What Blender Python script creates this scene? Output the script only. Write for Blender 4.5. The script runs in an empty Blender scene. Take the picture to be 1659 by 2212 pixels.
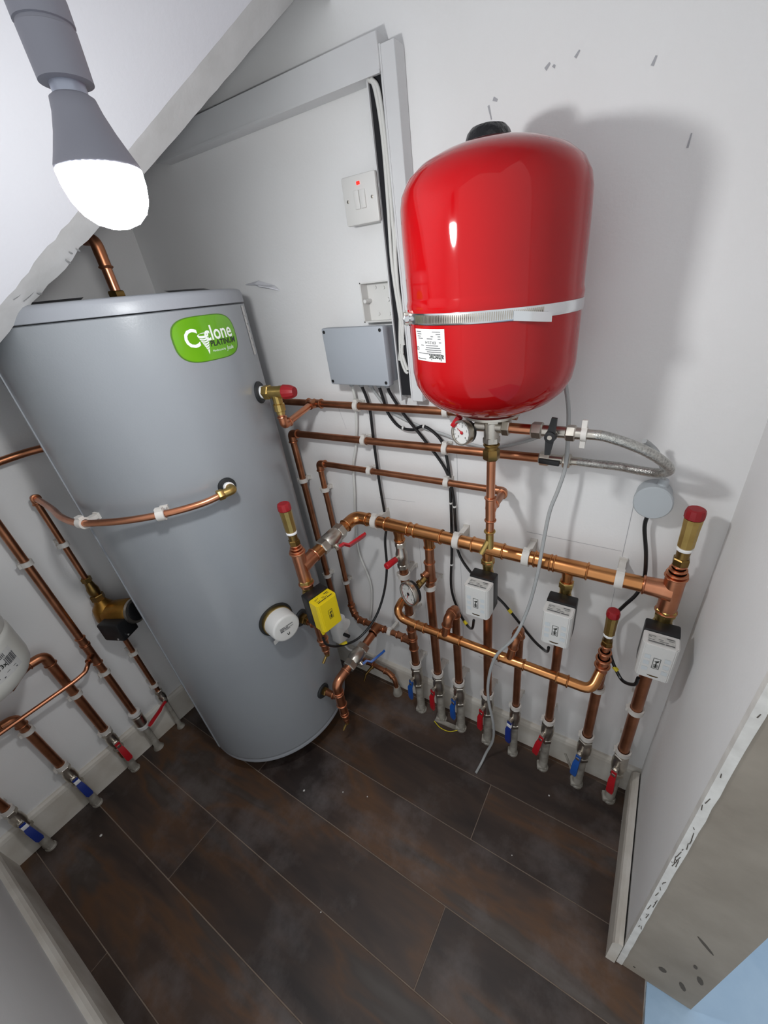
import bpy, bmesh, math, random
from mathutils import Vector, Matrix
random.seed(7)
scene = bpy.context.scene
col = scene.collection

# ------------------------------------------------------------------ camera
IW, IH, FPX = 1659.0, 2212.0, 860.9
cam_d = bpy.data.cameras.new('camera'); cam = bpy.data.objects.new('camera', cam_d); col.objects.link(cam)
cam_d.sensor_fit = 'HORIZONTAL'; cam_d.sensor_width = 36.0
cam_d.lens = FPX / IW * 36.0
cam_d.shift_x = -(899.14 - IW / 2) / IW
cam_d.shift_y = (1113.34 - IH / 2) / IW
cam_d.clip_start = 0.02
rt, dn, fw = Vector((0.8628, 0.4978, -0.0886)), Vector((0.1852, -0.4744, -0.8606)), Vector((-0.4704, 0.7261, -0.5015))
M = Matrix.Identity(4)
for i, a in enumerate((rt.normalized(), (-dn).normalized(), (-fw).normalized())):
    for j in range(3): M[j][i] = a[j]
M.translation = (1.609, -0.941, 1.6)
cam.matrix_world = M
scene.camera = cam

# ------------------------------------------------------------------ world and exposure
w = bpy.data.worlds.new('world'); scene.world = w; w.use_nodes = True
bgn = w.node_tree.nodes['Background']
bgn.inputs[0].default_value = (0.95, 0.98, 1.0, 1); bgn.inputs[1].default_value = 0.75
vs = scene.view_settings
vs.view_transform = 'Standard'; vs.look = 'None'; vs.gamma = 1.0; vs.use_curve_mapping = False
vs.exposure = 0.1
BULB = 300.0          # radiance of the lit bulb dome, the one lamp of the cupboard

# ------------------------------------------------------------------ materials
def lin(c):
    return tuple(((x / 12.92) if x <= 0.04045 else ((x + 0.055) / 1.055) ** 2.4) for x in [v / 255.0 for v in c]) + (1,)
def mat(name, rgb, rough=0.5, metal=0.0, rgb2=None, scale=8.0, amt=1.0, bump=0.0, bscale=60.0, emit=0.0, coat=0.0, stretch=None, trans=0.0, rough2=None, spec=None, detail=4.0):
    m = bpy.data.materials.new(name); m.use_nodes = True
    nt = m.node_tree; b = nt.nodes['Principled BSDF']
    b.inputs['Base Color'].default_value = lin(rgb); b.inputs['Roughness'].default_value = rough
    b.inputs['Metallic'].default_value = metal
    if spec is not None: b.inputs['Specular IOR Level'].default_value = spec
    if coat: b.inputs['Coat Weight'].default_value = coat; b.inputs['Coat Roughness'].default_value = 0.08
    if trans: b.inputs['Transmission Weight'].default_value = trans
    if emit: b.inputs['Emission Color'].default_value = lin(rgb); b.inputs['Emission Strength'].default_value = emit
    if rgb2 or bump or rough2 is not None:
        tc = nt.nodes.new('ShaderNodeTexCoord'); mp = nt.nodes.new('ShaderNodeMapping')
        nt.links.new(tc.outputs['Object'], mp.inputs[0])
        if stretch: mp.inputs['Scale'].default_value = stretch
        n = nt.nodes.new('ShaderNodeTexNoise'); n.inputs['Scale'].default_value = scale; n.inputs['Detail'].default_value = detail
        nt.links.new(mp.outputs[0], n.inputs['Vector'])
        if rgb2:
            cr = nt.nodes.new('ShaderNodeValToRGB')
            cr.color_ramp.elements[0].position = 0.5 - 0.22 / amt; cr.color_ramp.elements[1].position = 0.5 + 0.22 / amt
            cr.color_ramp.elements[0].color = lin(rgb); cr.color_ramp.elements[1].color = lin(rgb2)
            nt.links.new(n.outputs['Fac'], cr.inputs[0]); nt.links.new(cr.outputs[0], b.inputs['Base Color'])
        if rough2 is not None:
            mr = nt.nodes.new('ShaderNodeMapRange'); mr.inputs[1].default_value = 1.05; mr.inputs[2].default_value = 0.65
            mr.inputs[3].default_value = rough; mr.inputs[4].default_value = rough2
            nt.links.new(n.outputs['Fac'], mr.inputs[0]); nt.links.new(mr.outputs[0], b.inputs['Roughness'])
        if bump:
            n2 = nt.nodes.new('ShaderNodeTexNoise'); n2.inputs['Scale'].default_value = bscale; n2.inputs['Detail'].default_value = 3
            nt.links.new(tc.outputs['Object'], n2.inputs['Vector'])
            bp = nt.nodes.new('ShaderNodeBump'); bp.inputs['Strength'].default_value = bump; bp.inputs['Distance'].default_value = 0.004
            nt.links.new(n2.outputs['Fac'], bp.inputs['Height']); nt.links.new(bp.outputs[0], b.inputs['Normal'])
    return m
WALL = mat('wall_paint', (231, 231, 231), 0.75, rgb2=(225, 224, 223), scale=3, bump=0.12, bscale=140)
CEIL = mat('ceiling_paint', (212, 213, 218), 0.8, rgb2=(206, 206, 212), scale=3, bump=0.12, bscale=120)
TORN = mat('torn_board', (204, 204, 204), 0.85, rgb2=(190, 190, 189), scale=14, amt=1.2, bump=0.25, bscale=45)
SKIRT = mat('skirting_paint', (222, 218, 210), 0.55, rgb2=(192, 184, 172), scale=9, amt=1.0, bump=0.15, bscale=50)
RAW = mat('raw_plaster', (156, 147, 135), 0.9, rgb2=(134, 125, 113), scale=7, bump=0.3, bscale=40)
STAIN = mat('dark_stain', (84, 77, 69), 0.95)
BEAD = mat('plaster_bead', (222, 220, 215), 0.85, rgb2=(204, 201, 196), scale=30, amt=1.4, bump=0.25, bscale=60)
GROUT = mat('grout', (150, 134, 120), 0.85, rgb2=(128, 112, 100), scale=20)
FILM = mat('protective_film', (176, 200, 222), 0.25, rgb2=(150, 178, 205), scale=6, bump=1.0, bscale=14)
COPPER = mat('copper', (214, 150, 116), 0.17, 1.0, rgb2=(184, 118, 86), scale=14, bump=0.03, bscale=30, rough2=0.3)
COPPERD = mat('copper_aged', (190, 130, 97), 0.24, 1.0, rgb2=(150, 97, 68), scale=18, bump=0.04, bscale=30, rough2=0.38)
COPPERM = mat('copper_oiled', (212, 151, 98), 0.17, 1.0, rgb2=(184, 122, 74), scale=10, bump=0.03, bscale=25, rough2=0.27)
BRASS = mat('brass', (206, 178, 112), 0.22, 1.0, rgb2=(176, 148, 86), scale=22, rough2=0.35)
BRASSD = mat('brass_aged', (150, 122, 72), 0.34, 1.0, rgb2=(118, 92, 52), scale=24)
CHROME = mat('nickel', (212, 206, 196), 0.16, 1.0, rgb2=(184, 178, 168), scale=30, rough2=0.3)
STEEL = mat('steel_band', (222, 224, 226), 0.18, 1.0)
BRAID = mat('braided_steel', (206, 205, 200), 0.3, 1.0, rgb2=(160, 160, 156), scale=260, amt=1.2, bump=0.35, bscale=420)
TANK = mat('tank_grey', (143, 147, 151), 0.29, 0.0, bump=0.05, bscale=260, coat=0.12, rgb2=(138, 142, 147), scale=4)
LID = mat('lid_grey', (148, 151, 157), 0.38, bump=0.05, bscale=200)
RED = mat('red_enamel', (164, 8, 14), 0.04, coat=0.0, rgb2=(152, 8, 13), scale=4, rough2=0.06, spec=0.42)
REDP = mat('red_plastic', (150, 18, 27), 0.45, rgb2=(136, 15, 24), scale=30)
REDH = mat('red_handle', (176, 20, 32), 0.32)
BLUEH = mat('blue_handle', (28, 82, 160), 0.3)
NAVYH = mat('navy_handle', (26, 48, 128), 0.35)
BLACK = mat('black_plastic', (22, 22, 24), 0.42)
RUBBER = mat('black_rubber', (34, 36, 38), 0.6)
CAPBLK = mat('black_foil', (20, 20, 22), 0.3, bump=1.0, bscale=70)
WPL = mat('white_plastic', (212, 211, 208), 0.4)
CLIP = mat('clip_plastic', (216, 212, 206), 0.5, rgb2=(200, 196, 190), scale=30)
PTFE = mat('ptfe_tape', (236, 236, 236), 0.6)
GREYBOX = mat('grey_enclosure', (160, 165, 172), 0.5, bump=0.04, bscale=300)
GREYDISC = mat('grey_disc', (176, 182, 186), 0.55, bump=0.05, bscale=300)
CABW = mat('white_cable', (206, 206, 202), 0.5)
CABG = mat('grey_cable', (164, 166, 166), 0.5)
CABB = mat('black_cable', (18, 18, 20), 0.35)
YEL = mat('yellow_cover', (226, 200, 24), 0.4)
YTAPE = mat('yellow_tape', (226, 206, 40), 0.45)
GREEN = mat('badge_green', (96, 158, 22), 0.25, coat=0.4, rgb2=(116, 176, 28), scale=6)
GREEND = mat('badge_rim', (74, 116, 30), 0.4)
WPRINT = mat('white_print', (238, 242, 236), 0.5)
DPRINT = mat('dark_print', (38, 42, 38), 0.5)
GPRINT = mat('grey_print', (96, 96, 98), 0.6)
LGPRINT = mat('pale_blue_print', (200, 206, 209), 0.6)
LABG = mat('grey_label', (176, 177, 173), 0.5, rgb2=(200, 200, 196), scale=120)
PAPER = mat('label_paper', (206, 205, 202), 0.5)
TRUNK = mat('trunking_plastic', (212, 213, 214), 0.5, rgb2=(204, 204, 205), scale=6)
GAPSHADE = mat('painted_gap_shade', (24, 24, 28), 0.9)  # near-black colour for the shade inside the open trunking
LAMPG = mat('lamp_grey', (142, 142, 152), 0.55, rgb2=(140, 140, 150), scale=30)
LAMPM = mat('lamp_metal', (170, 175, 190), 0.35, 0.6)
GLOW = mat('lit_bulb', (250, 252, 253), 0.4, emit=BULB)
NEON = mat('neon_red', (255, 40, 30), 0.3, emit=1.2)
WVES = mat('white_vessel', (218, 217, 210), 0.35, coat=0.2)
SLEEVE = mat('pipe_sleeve', (168, 163, 154), 0.35, rgb2=(132, 127, 118), scale=30, amt=1.6, bump=0.4, bscale=60)
GTEAR = mat('torn_backing', (150, 150, 150), 0.9)
CHIP = mat('wall_chip', (168, 168, 172), 0.9)
DUST = mat('plaster_crumb', (214, 212, 208), 0.9)
GOLD = mat('pump_bronze', (176, 132, 62), 0.36, 0.9, rgb2=(142, 102, 44), scale=30)

def plank_material():
    m = bpy.data.materials.new('wood_look_porcelain'); m.use_nodes = True
    nt = m.node_tree; b = nt.nodes['Principled BSDF']; N = nt.nodes.new; Lk = nt.links.new
    geo = N('ShaderNodeNewGeometry'); oi = N('ShaderNodeObjectInfo')
    add = N('ShaderNodeVectorMath'); add.operation = 'MULTIPLY_ADD'
    comb = N('ShaderNodeCombineXYZ'); Lk(oi.outputs['Random'], comb.inputs[0]); Lk(oi.outputs['Random'], comb.inputs[1]); Lk(oi.outputs['Random'], comb.inputs[2])
    Lk(comb.outputs[0], add.inputs[0]); add.inputs[1].default_value = (17, 9, 5); Lk(geo.outputs['Position'], add.inputs[2])
    mp = N('ShaderNodeMapping'); mp.inputs['Scale'].default_value = (1.2, 4.6, 1); mp.inputs['Rotation'].default_value = (0, 0, 0.12); Lk(add.outputs[0], mp.inputs[0])
    n1 = N('ShaderNodeTexNoise'); n1.inputs['Scale'].default_value = 1.6; n1.inputs['Detail'].default_value = 4; n1.inputs['Distortion'].default_value = 0.45; Lk(mp.outputs[0], n1.inputs['Vector'])
    cr = N('ShaderNodeValToRGB'); e = cr.color_ramp.elements
    e[0].position = 0.30; e[0].color = lin((40, 31, 28)); e[1].position = 0.72; e[1].color = lin((84, 76, 70))
    for p, c in ((0.40, (58, 45, 39)), (0.50, (74, 57, 47)), (0.57, (92, 64, 42)), (0.63, (70, 58, 51))):
        k = e.new(p); k.color = lin(c)
    Lk(n1.outputs['Fac'], cr.inputs[0])
    mp2 = N('ShaderNodeMapping'); mp2.inputs['Scale'].default_value = (9, 60, 1); Lk(add.outputs[0], mp2.inputs[0])
    n2 = N('ShaderNodeTexNoise'); n2.inputs['Scale'].default_value = 1.2; n2.inputs['Detail'].default_value = 6; Lk(mp2.outputs[0], n2.inputs['Vector'])
    mx = N('ShaderNodeMix'); mx.data_type = 'RGBA'; mx.blend_type = 'MULTIPLY'; mx.inputs[0].default_value = 0.35
    Lk(cr.outputs[0], mx.inputs[6]); Lk(n2.outputs['Fac'], mx.inputs[7])
    g = N('ShaderNodeMix'); g.data_type = 'RGBA'; g.inputs[0].default_value = 0.0
    # dusty smears left by boots: patches with a shape of their own
    n3 = N('ShaderNodeTexNoise'); n3.inputs['Scale'].default_value = 3.4; n3.inputs['Detail'].default_value = 7; n3.inputs['Roughness'].default_value = 0.65; Lk(geo.outputs['Position'], n3.inputs['Vector'])
    mr = N('ShaderNodeMapRange'); mr.inputs[1].default_value = 0.51; mr.inputs[2].default_value = 0.72; mr.inputs[3].default_value = 0.0; mr.inputs[4].default_value = 0.5; Lk(n3.outputs['Fac'], mr.inputs[0])
    Lk(mr.outputs[0], g.inputs[0]); Lk(mx.outputs[2], g.inputs[6]); g.inputs[7].default_value = lin((116, 109, 108))
    pv = N('ShaderNodeMapRange'); pv.inputs[3].default_value = 0.78; pv.inputs[4].default_value = 1.3; Lk(oi.outputs['Random'], pv.inputs[0])
    pm = N('ShaderNodeVectorMath'); pm.operation = 'SCALE'; Lk(g.outputs[2], pm.inputs[0]); Lk(pv.outputs[0], pm.inputs['Scale'])
    Lk(pm.outputs[0], b.inputs['Base Color'])
    rr = N('ShaderNodeMapRange'); rr.inputs[1].default_value = 1.05; rr.inputs[2].default_value = 0.7; rr.inputs[3].default_value = 0.24; rr.inputs[4].default_value = 0.5; Lk(n3.outputs['Fac'], rr.inputs[0]); Lk(rr.outputs[0], b.inputs['Roughness'])
    bp = N('ShaderNodeBump'); bp.inputs['Strength'].default_value = 0.12; bp.inputs['Distance'].default_value = 0.002; Lk(n2.outputs['Fac'], bp.inputs['Height']); Lk(bp.outputs[0], b.inputs['Normal'])
    return m
PLANK = plank_material()

# ------------------------------------------------------------------ mesh helpers
V = Vector
def frame(ax):
    ax = V(ax).normalized(); h = V((0, 0, 1)) if abs(ax.z) < 0.9 else V((1, 0, 0))
    u = ax.cross(h).normalized(); return ax, u, ax.cross(u).normalized()
def fillet(pts, rad, seg=6):
    pts = [V(p) for p in pts]; out = [pts[0]]
    for i in range(1, len(pts) - 1):
        r = rad[i] if isinstance(rad, dict) and i in rad else (rad if not isinstance(rad, dict) else 0.02)
        a, b = pts[i - 1] - pts[i], pts[i + 1] - pts[i]
        d = min(r, a.length * 0.48, b.length * 0.48)
        p0, p1 = pts[i] + a.normalized() * d, pts[i] + b.normalized() * d
        for k in range(seg + 1):
            t = k / seg; out.append(p0 * (1 - t) ** 2 + pts[i] * 2 * t * (1 - t) + p1 * t * t)
    out.append(pts[-1]); return out
def spline(pts, seg=6):
    P = [V(p) for p in pts]; P = [P[0] * 2 - P[1]] + P + [P[-1] * 2 - P[-2]]; out = []
    for i in range(1, len(P) - 2):
        for k in range(seg):
            t = k / seg; a, b, c, d = P[i - 1], P[i], P[i + 1], P[i + 2]
            out.append(0.5 * ((2 * b) + (c - a) * t + (2 * a - 5 * b + 4 * c - d) * t * t + (3 * b - a - 3 * c + d) * t ** 3))
    out.append(P[-2]); return out
class MB:
    def __init__(s): s.v = []; s.f = []
    def add(s, vs_, fs):
        o = len(s.v); s.v += [V(p) for p in vs_]; s.f += [tuple(i + o for i in f) for f in fs]; return s
    def box(s, x0, x1, y0, y1, z0, z1, bev=0.0, seg=2):
        if bev:
            bm = bmesh.new(); bmesh.ops.create_cube(bm, size=1)
            for q in bm.verts: q.co = V(((x0 + x1) / 2 + q.co.x * (x1 - x0), (y0 + y1) / 2 + q.co.y * (y1 - y0), (z0 + z1) / 2 + q.co.z * (z1 - z0)))
            bmesh.ops.bevel(bm, geom=list(bm.edges), offset=bev, segments=seg, affect='EDGES', profile=0.5)
            bm.verts.index_update(); s.add([q.co for q in bm.verts], [tuple(q.index for q in f.verts) for f in bm.faces]); bm.free(); return s
        return s.add([(x, y, z) for x in (x0, x1) for y in (y0, y1) for z in (z0, z1)],
                     [(0, 1, 3, 2), (4, 6, 7, 5), (0, 4, 5, 1), (2, 3, 7, 6), (0, 2, 6, 4), (1, 5, 7, 3)])
    def obox(s, c, ax, ay, az, hx, hy, hz, bev=0.0):
        t = MB().box(-hx, hx, -hy, hy, -hz, hz, bev); c = V(c); ax, ay, az = V(ax).normalized(), V(ay).normalized(), V(az).normalized()
        return s.add([c + ax * p.x + ay * p.y + az * p.z for p in t.v], t.f)
    def lathe(s, p, ax, prof, n=20, caps=True):
        p = V(p); ax, u, w_ = frame(ax); vs_, fs = [], []
        for d, r in prof:
            for k in range(n):
                a = 2 * math.pi * k / n; vs_.append(p + ax * d + (u * math.cos(a) + w_ * math.sin(a)) * max(r, 1e-5))
        for i in range(len(prof) - 1):
            for k in range(n): fs.append((i * n + k, i * n + (k + 1) % n, (i + 1) * n + (k + 1) % n, (i + 1) * n + k))
        if caps: fs += [tuple(range(n))[::-1], tuple(range((len(prof) - 1) * n, len(prof) * n))]
        return s.add(vs_, fs)
    def cyl(s, a, b, r, n=16, r2=None):
        a, b = V(a), V(b); return s.lathe(a, b - a, [(0, r), ((b - a).length, r if r2 is None else r2)], n)
    def tube(s, pts, r, n=12, rs=None):
        pts = [V(p) for p in pts]; q = [pts[0]]
        for p in pts[1:]:
            if (p - q[-1]).length > 1e-5: q.append(p)
        pts = q; vs_, fs = [], []; t0 = (pts[1] - pts[0]).normalized(); _, u, _w = frame(t0)
        for i, p in enumerate(pts):
            t = ((pts[min(i + 1, len(pts) - 1)] - pts[max(i - 1, 0)])).normalized()
            u = (u - t * u.dot(t)).normalized(); w_ = t.cross(u); rr = rs[i] if rs else r
            for k in range(n):
                a = 2 * math.pi * k / n; vs_.append(p + (u * math.cos(a) + w_ * math.sin(a)) * rr)
        for i in range(len(pts) - 1):
            for k in range(n): fs.append((i * n + k, i * n + (k + 1) % n, (i + 1) * n + (k + 1) % n, (i + 1) * n + k))
        fs += [tuple(range(n))[::-1], tuple(range((len(pts) - 1) * n, len(pts) * n))]
        return s.add(vs_, fs)
    def prism(s, poly, off):
        n = len(poly); poly = [V(p) for p in poly]; off = V(off)
        return s.add(poly + [p + off for p in poly], [tuple(range(n))[::-1], tuple(range(n, 2 * n))] + [(i, (i + 1) % n, n + (i + 1) % n, n + i) for i in range(n)])
    def bead(s, p, ax, r, wd=0.006, h=0.0035):       # rolled bead of a press fitting
        return s.lathe(V(p) - V(ax).normalized() * wd / 2, ax, [(0, r), (wd * 0.2, r + h * 0.8), (wd * 0.5, r + h), (wd * 0.8, r + h * 0.8), (wd, r)], 18)
    def sock(s, a, b, r):                             # fitting socket from a to b with a bead at b
        a, b = V(a), V(b); s.cyl(a, b, r + 0.0016, 18); return s.bead(b + (a - b).normalized() * 0.004, b - a, r + 0.001)
    def hexnut(s, p, ax, L, r, n=6):
        return s.lathe(p, ax, [(0, r * 0.88), (L * 0.12, r), (L * 0.88, r), (L, r * 0.88)], n)
    def build(s, name, m, parent=None, sharp=38, smooth=True, origin=None):
        me = bpy.data.meshes.new(name)
        if parent is not None: o = V(parent['_w'])
        elif origin is not None: o = V(origin)
        else:
            xs = [p.x for p in s.v]; ys = [p.y for p in s.v]; zs = [p.z for p in s.v]
            o = V(((min(xs) + max(xs)) / 2, (min(ys) + max(ys)) / 2, min(zs)))
        me.from_pydata([p - o for p in s.v], [], s.f)
        bm = bmesh.new(); bm.from_mesh(me); bmesh.ops.recalc_face_normals(bm, faces=bm.faces); bm.to_mesh(me); bm.free()
        me.materials.append(m)
        if smooth:
            for p in me.polygons: p.use_smooth = True
            me.set_sharp_from_angle(angle=math.radians(sharp))
        ob = bpy.data.objects.new(name, me); col.objects.link(ob)
        if parent is not None: ob.parent = parent
        else: ob.location = o
        ob['_w'] = tuple(o); ALL.append(ob)
        return ob
ALL = []
def tag(o, label=None, cat=None, group=None, kind=None):
    if label: o['label'] = label
    if cat: o['category'] = cat
    if group: o['group'] = group
    if kind: o['kind'] = kind
    return o
def thing(name, label, cat, loc, group=None):
    o = bpy.data.objects.new(name, None); col.objects.link(o); o.location = loc; o.empty_display_size = 0.05
    o['_w'] = tuple(loc); ALL.append(o); return tag(o, label, cat, group)
def struct(name, mb, m, label=None, smooth=False):
    return tag(mb.build(name, m, smooth=smooth), label, None, None, 'structure')
def text_mb(s, size, fn, bold=0.0, squeeze=1.0):
    cu = bpy.data.curves.new('t', 'FONT'); cu.body = s; cu.size = size; cu.align_x = 'CENTER'; cu.align_y = 'CENTER'; cu.offset = bold; cu.resolution_u = 3
    ob = bpy.data.objects.new('t', cu); col.objects.link(ob); dg = bpy.context.evaluated_depsgraph_get(); dg.update()
    me = bpy.data.meshes.new_from_object(ob.evaluated_get(dg)); mb = MB()
    mb.add([fn(q.co.x * squeeze, q.co.y) for q in me.vertices], [tuple(p.vertices) for p in me.polygons])
    bpy.data.objects.remove(ob); bpy.data.curves.remove(cu); bpy.data.meshes.remove(me); return mb
def plane_fn(o, ux, uy, lift=0.0):
    o, ux, uy = V(o), V(ux).normalized(), V(uy).normalized(); n = ux.cross(uy) * lift
    return lambda x, y: o + ux * x + uy * y + n
def rects(fn, L, sub=1):
    mb = MB()
    for x0, x1, y0, y1 in L:
        for k in range(sub):
            a, b = x0 + (x1 - x0) * k / sub, x0 + (x1 - x0) * (k + 1) / sub
            mb.add([fn(a, y0), fn(b, y0), fn(b, y1), fn(a, y1)], [(0, 1, 2, 3)])
    return mb

# ================================================================== SETTING
# floor: grout bed and wood-look planks as pieces
RW = 1.79; FRONT = -1.215
fl = struct('floor', MB().box(-0.05, 1.858, FRONT - 0.1, 0.05, -0.05, -0.0025), GROUT)
PW, PL = 0.187, 1.64
y1 = -0.028 + PW; row = -1
while y1 > FRONT - 0.05:
    y0 = y1 - PW
    for x0 in ((1.342 - PL, 1.342) if row % 2 else (0.52 - PL, 0.52)):
        a, b = max(x0, -0.03), min(x0 + PL, 1.858)
        lo, hi = max(y0, FRONT - 0.05), min(y1, 0.03)
        if b - a > 0.02 and hi - lo > 0.01:
            g = 0.0015
            MB().box(a + g, b - g, lo + g, hi - g, -0.012, 0.0, 0.0006, 1).build('floor_plank', PLANK, fl, sharp=20)
    y1 = y0; row += 1
struct('floor_hall', MB().box(1.862, 3.4, -2.2, 1.2, -0.05, -0.006), FILM)
struct('wall_back', MB().box(-0.1, 1.96, 0.0, 0.1, -0.02, 2.75), WALL)
struct('wall_left', MB().box(-0.1, 0.0, FRONT - 0.1, 0.0, -0.02, 2.75), WALL)
struct('wall_front', MB().box(-0.1, 0.98, FRONT - 0.1, FRONT, -0.02, 2.75), WALL)
wr = struct('wall_right', MB().box(RW, 1.952, -0.462, 0.0, -0.005, 2.75), WALL)
# raw plaster end of the stub wall, its corner bead and its stains
MB().box(RW + 0.006, 1.957, -0.468, -0.4615, -0.004, 2.75).build('raw_plaster_end', RAW, wr, smooth=False)
bd = MB(); zz = 0.0; prev = None
for k in range(60):
    z = k * 0.04; wv = 0.024 + random.uniform(-0.0015, 0.0015)
    r = [V((RW - 0.0012, -0.455, z)), V((RW - 0.0012, -0.4695, z)), V((RW + wv * 0.55, -0.4695, z))]
    bd.v += r
    if k:
        o = (k - 1) * 3
        bd.f += [(o, o + 1, o + 4, o + 3), (o + 1, o + 2, o + 5, o + 4)]
bd.build('corner_bead', BEAD, wr, sharp=30)
st = MB()
for cx, cz, rx, rz, tl in ((1.872, 0.125, 0.0085, 0.013, 0.1), (1.918, 0.10, 0.006, 0.022, 0.35), (1.933, 0.19, 0.006, 0.02, 0.3), (1.912, 0.245, 0.004, 0.01, 0.2), (1.826, 0.035, 0.003, 0.004, 0), (1.902, 0.37, 0.004, 0.03, 0.7)):
    st.add([(cx + rx * math.cos(a) * math.cos(tl) - rz * math.sin(a) * math.sin(tl), -0.4684, cz + rx * math.cos(a) * math.sin(tl) + rz * math.sin(a) * math.cos(tl)) for a in [k * math.pi / 5 + random.uniform(-.15, .15) for k in range(10)]], [tuple(range(10))])
st.build('plaster_stain', STAIN, wr, smooth=False)
sc = MB()
for k in range(34):
    z = 0.25 + random.random() * 1.1; x = RW + random.uniform(0.001, 0.010); h = random.uniform(0.004, 0.03); dx = random.uniform(-.003, .003)
    sc.add([(x, -0.4699, z), (x + 0.0016, -0.4699, z), (x + 0.0012 + dx, -0.4699, z + h), (x + dx, -0.4699, z + h)], [(0, 1, 2, 3)])
sc.build('bead_scuff', STAIN, wr, smooth=False)
# skirting boards, rounded top
def skirting(name, a, b, n, h, t, m=SKIRT):
    a, b, n = V(a), V(b), V(n); prof = [(0, 0), (t, 0), (t, h - 0.02), (t * 0.82, h - 0.008), (t * 0.45, h - 0.001), (0, h)]
    return struct(name, MB().prism([a + n * p[0] + V((0, 0, p[1])) for p in prof], b - a), m)
skirting('baseboard_back', (0.0, 0, 0.001), (RW, 0, 0.001), (0, -1, 0), 0.132, 0.016)
skirting('baseboard_left', (0, 0, 0.001), (0, FRONT, 0.001), (1, 0, 0), 0.145, 0.016)
skirting('baseboard_right', (RW - 0.005, -0.02, 0.001), (RW - 0.005, -0.475, 0.001), (-1, 0, 0), 0.138, 0.022)
skirting('baseboard_front', (0.0, FRONT, 0.001), (0.98, FRONT, 0.001), (0, 1, 0), 0.15, 0.02)
# sloping ceiling with a ragged diagonal cut above the cylinder
K, Z0, TH = 1.3, 0.8785, 0.03
SX = 0.50                                    # the slope meets a flat boxed soffit here
def zp(x, o=0.0): return Z0 + o + K * max(x, SX)
V3 = Vector
E1a, E1b = V3((0.5789, -0.6212, 1.6311)), V3((0.8910, -0.1759, 2.0369))      # lower arris of the cut, front to back
E2a, E2b = V3((0.5112, -0.6295, 1.5730)), V3((0.8929, -0.0690, 2.0693))      # upper arris of the cut
d1, d2 = (E1b - E1a), (E2b - E2a)
low, up = [], []
NS = 64
for k in range(NS + 1):
    t = -0.35 + k * 1.75 / NS
    p = E1a + d1 * t; q = E2a + d2 * t
    jag = random.uniform(-1, 1) if 0.04 < t < 0.3 else random.uniform(-0.15, 0.15); p += V3((-0.5, 0.3, 0)) * 0.003 * jag
    jag = random.uniform(-1, 1) if 0.04 < t < 0.3 else random.uniform(-0.15, 0.15); q += V3((-0.5, 0.3, 0)) * 0.005 * jag
    if p.x > SX and q.y < -0.004 and p.y < -0.004: low.append(V3((p.x, p.y, zp(p.x)))); up.append(V3((q.x, q.y, Z0 + TH + K * q.x)))
TOPX = (2.72 - Z0) / K
def slab_face(edge, o):
    e0, e1 = edge[0], edge[-1]
    P_ = edge + [V3((e1.x + .003, -0.002, zp(e1.x + .003, o))), V3((TOPX, -0.002, zp(TOPX, o))), V3((TOPX, FRONT - 0.05, zp(TOPX, o))), V3((SX, FRONT - 0.05, zp(SX, o))), V3((SX, e0.y - .002, zp(SX, o)))]
    return P_
cb = MB()
f1 = slab_face(low, 0.0); cb.add(f1, [tuple(range(len(f1)))])
f2 = slab_face(up, TH); cb.add(f2, [tuple(range(len(f2)))])
cb.box(-0.02, SX, FRONT - 0.05, low[0].y - 0.002, zp(SX), zp(SX) + TH)
ce = struct('ceiling', cb, CEIL)
eb = MB(); n_ = len(low)
eb.add(low + up, [(i, i + 1, n_ + i + 1, n_ + i) for i in range(n_ - 1)])
eb.build('cut_edge', TORN, ce, sharp=25)
for f_, g_, ln, wd, an in ((0.10, .55, 0.03, 0.006, 0.1), (0.135, .8, 0.016, 0.004, 0.9), (0.06, .2, 0.02, 0.005, 0.2), (0.235, .85, 0.018, 0.0035, 1.2), (0.25, .7, 0.012, 0.003, 1.1), (0.27, .85, 0.014, 0.003, 1.2)):
    e1 = E1a + d1 * f_; e2 = E2a + d2 * f_; m_ = e1 * (1 - g_) + e2 * g_; al = d1.normalized(); ac = (e2 - e1).normalized(); nn = al.cross(ac).normalized()
    if nn.dot(V3((1.609, -.941, 1.6)) - m_) < 0: nn = -nn
    u_ = al * math.cos(an) + ac * math.sin(an); v_ = -al * math.sin(an) + ac * math.cos(an)
    MB().add([m_ + u_ * ln * a + v_ * wd * b + nn * c_ for a, b, c_ in ((-.5, -.3, 0.003), (.1, -.6, 0.006), (.5, 0, 0.005), (.2, .5, 0.004), (-.4, .4, 0.003))], [(0, 1, 2, 3, 4)]).build('torn_paper', GTEAR, ce, smooth=False)
struct('ceiling_roof', MB().box(-0.1, 1.96, FRONT - 0.1, 0.1, 2.75, 2.8), CEIL)
# small wall blemishes: filled screw holes, pencil lines, a board joint
def wall_marks(name, L, m):
    mb = MB()
    for x0, z0, x1, z1, wd in L:
        a, b = V((x0, -0.0006, z0)), V((x1, -0.0006, z1)); n = (b - a).cross(V((0, 1, 0))).normalized() * wd
        mb.add([a - n, b - n * 0.6, b + n * 0.6, a + n], [(0, 1, 2, 3)])
    return mb.build(name, m, WB, smooth=False)
WB = bpy.data.objects['wall_back']
wall_marks('pencil_line', [(0.86, 0.99, 1.0, 1.0, .0006), (1.155, 1.45, 1.15, 0.2, .0006), (1.605, 1.14, 1.60, 0.55, .0006), (1.36, 0.975, 1.60, 0.975, .0007), (0.75, 1.3, 0.77, 1.22, .0005), (0.86, 1.3, 0.88, 1.2, .0005), (1.0, 0.9, 1.0, 0.35, .0005), (1.21, 0.39, 1.30, 0.375, .0012)], CHIP)
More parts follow.
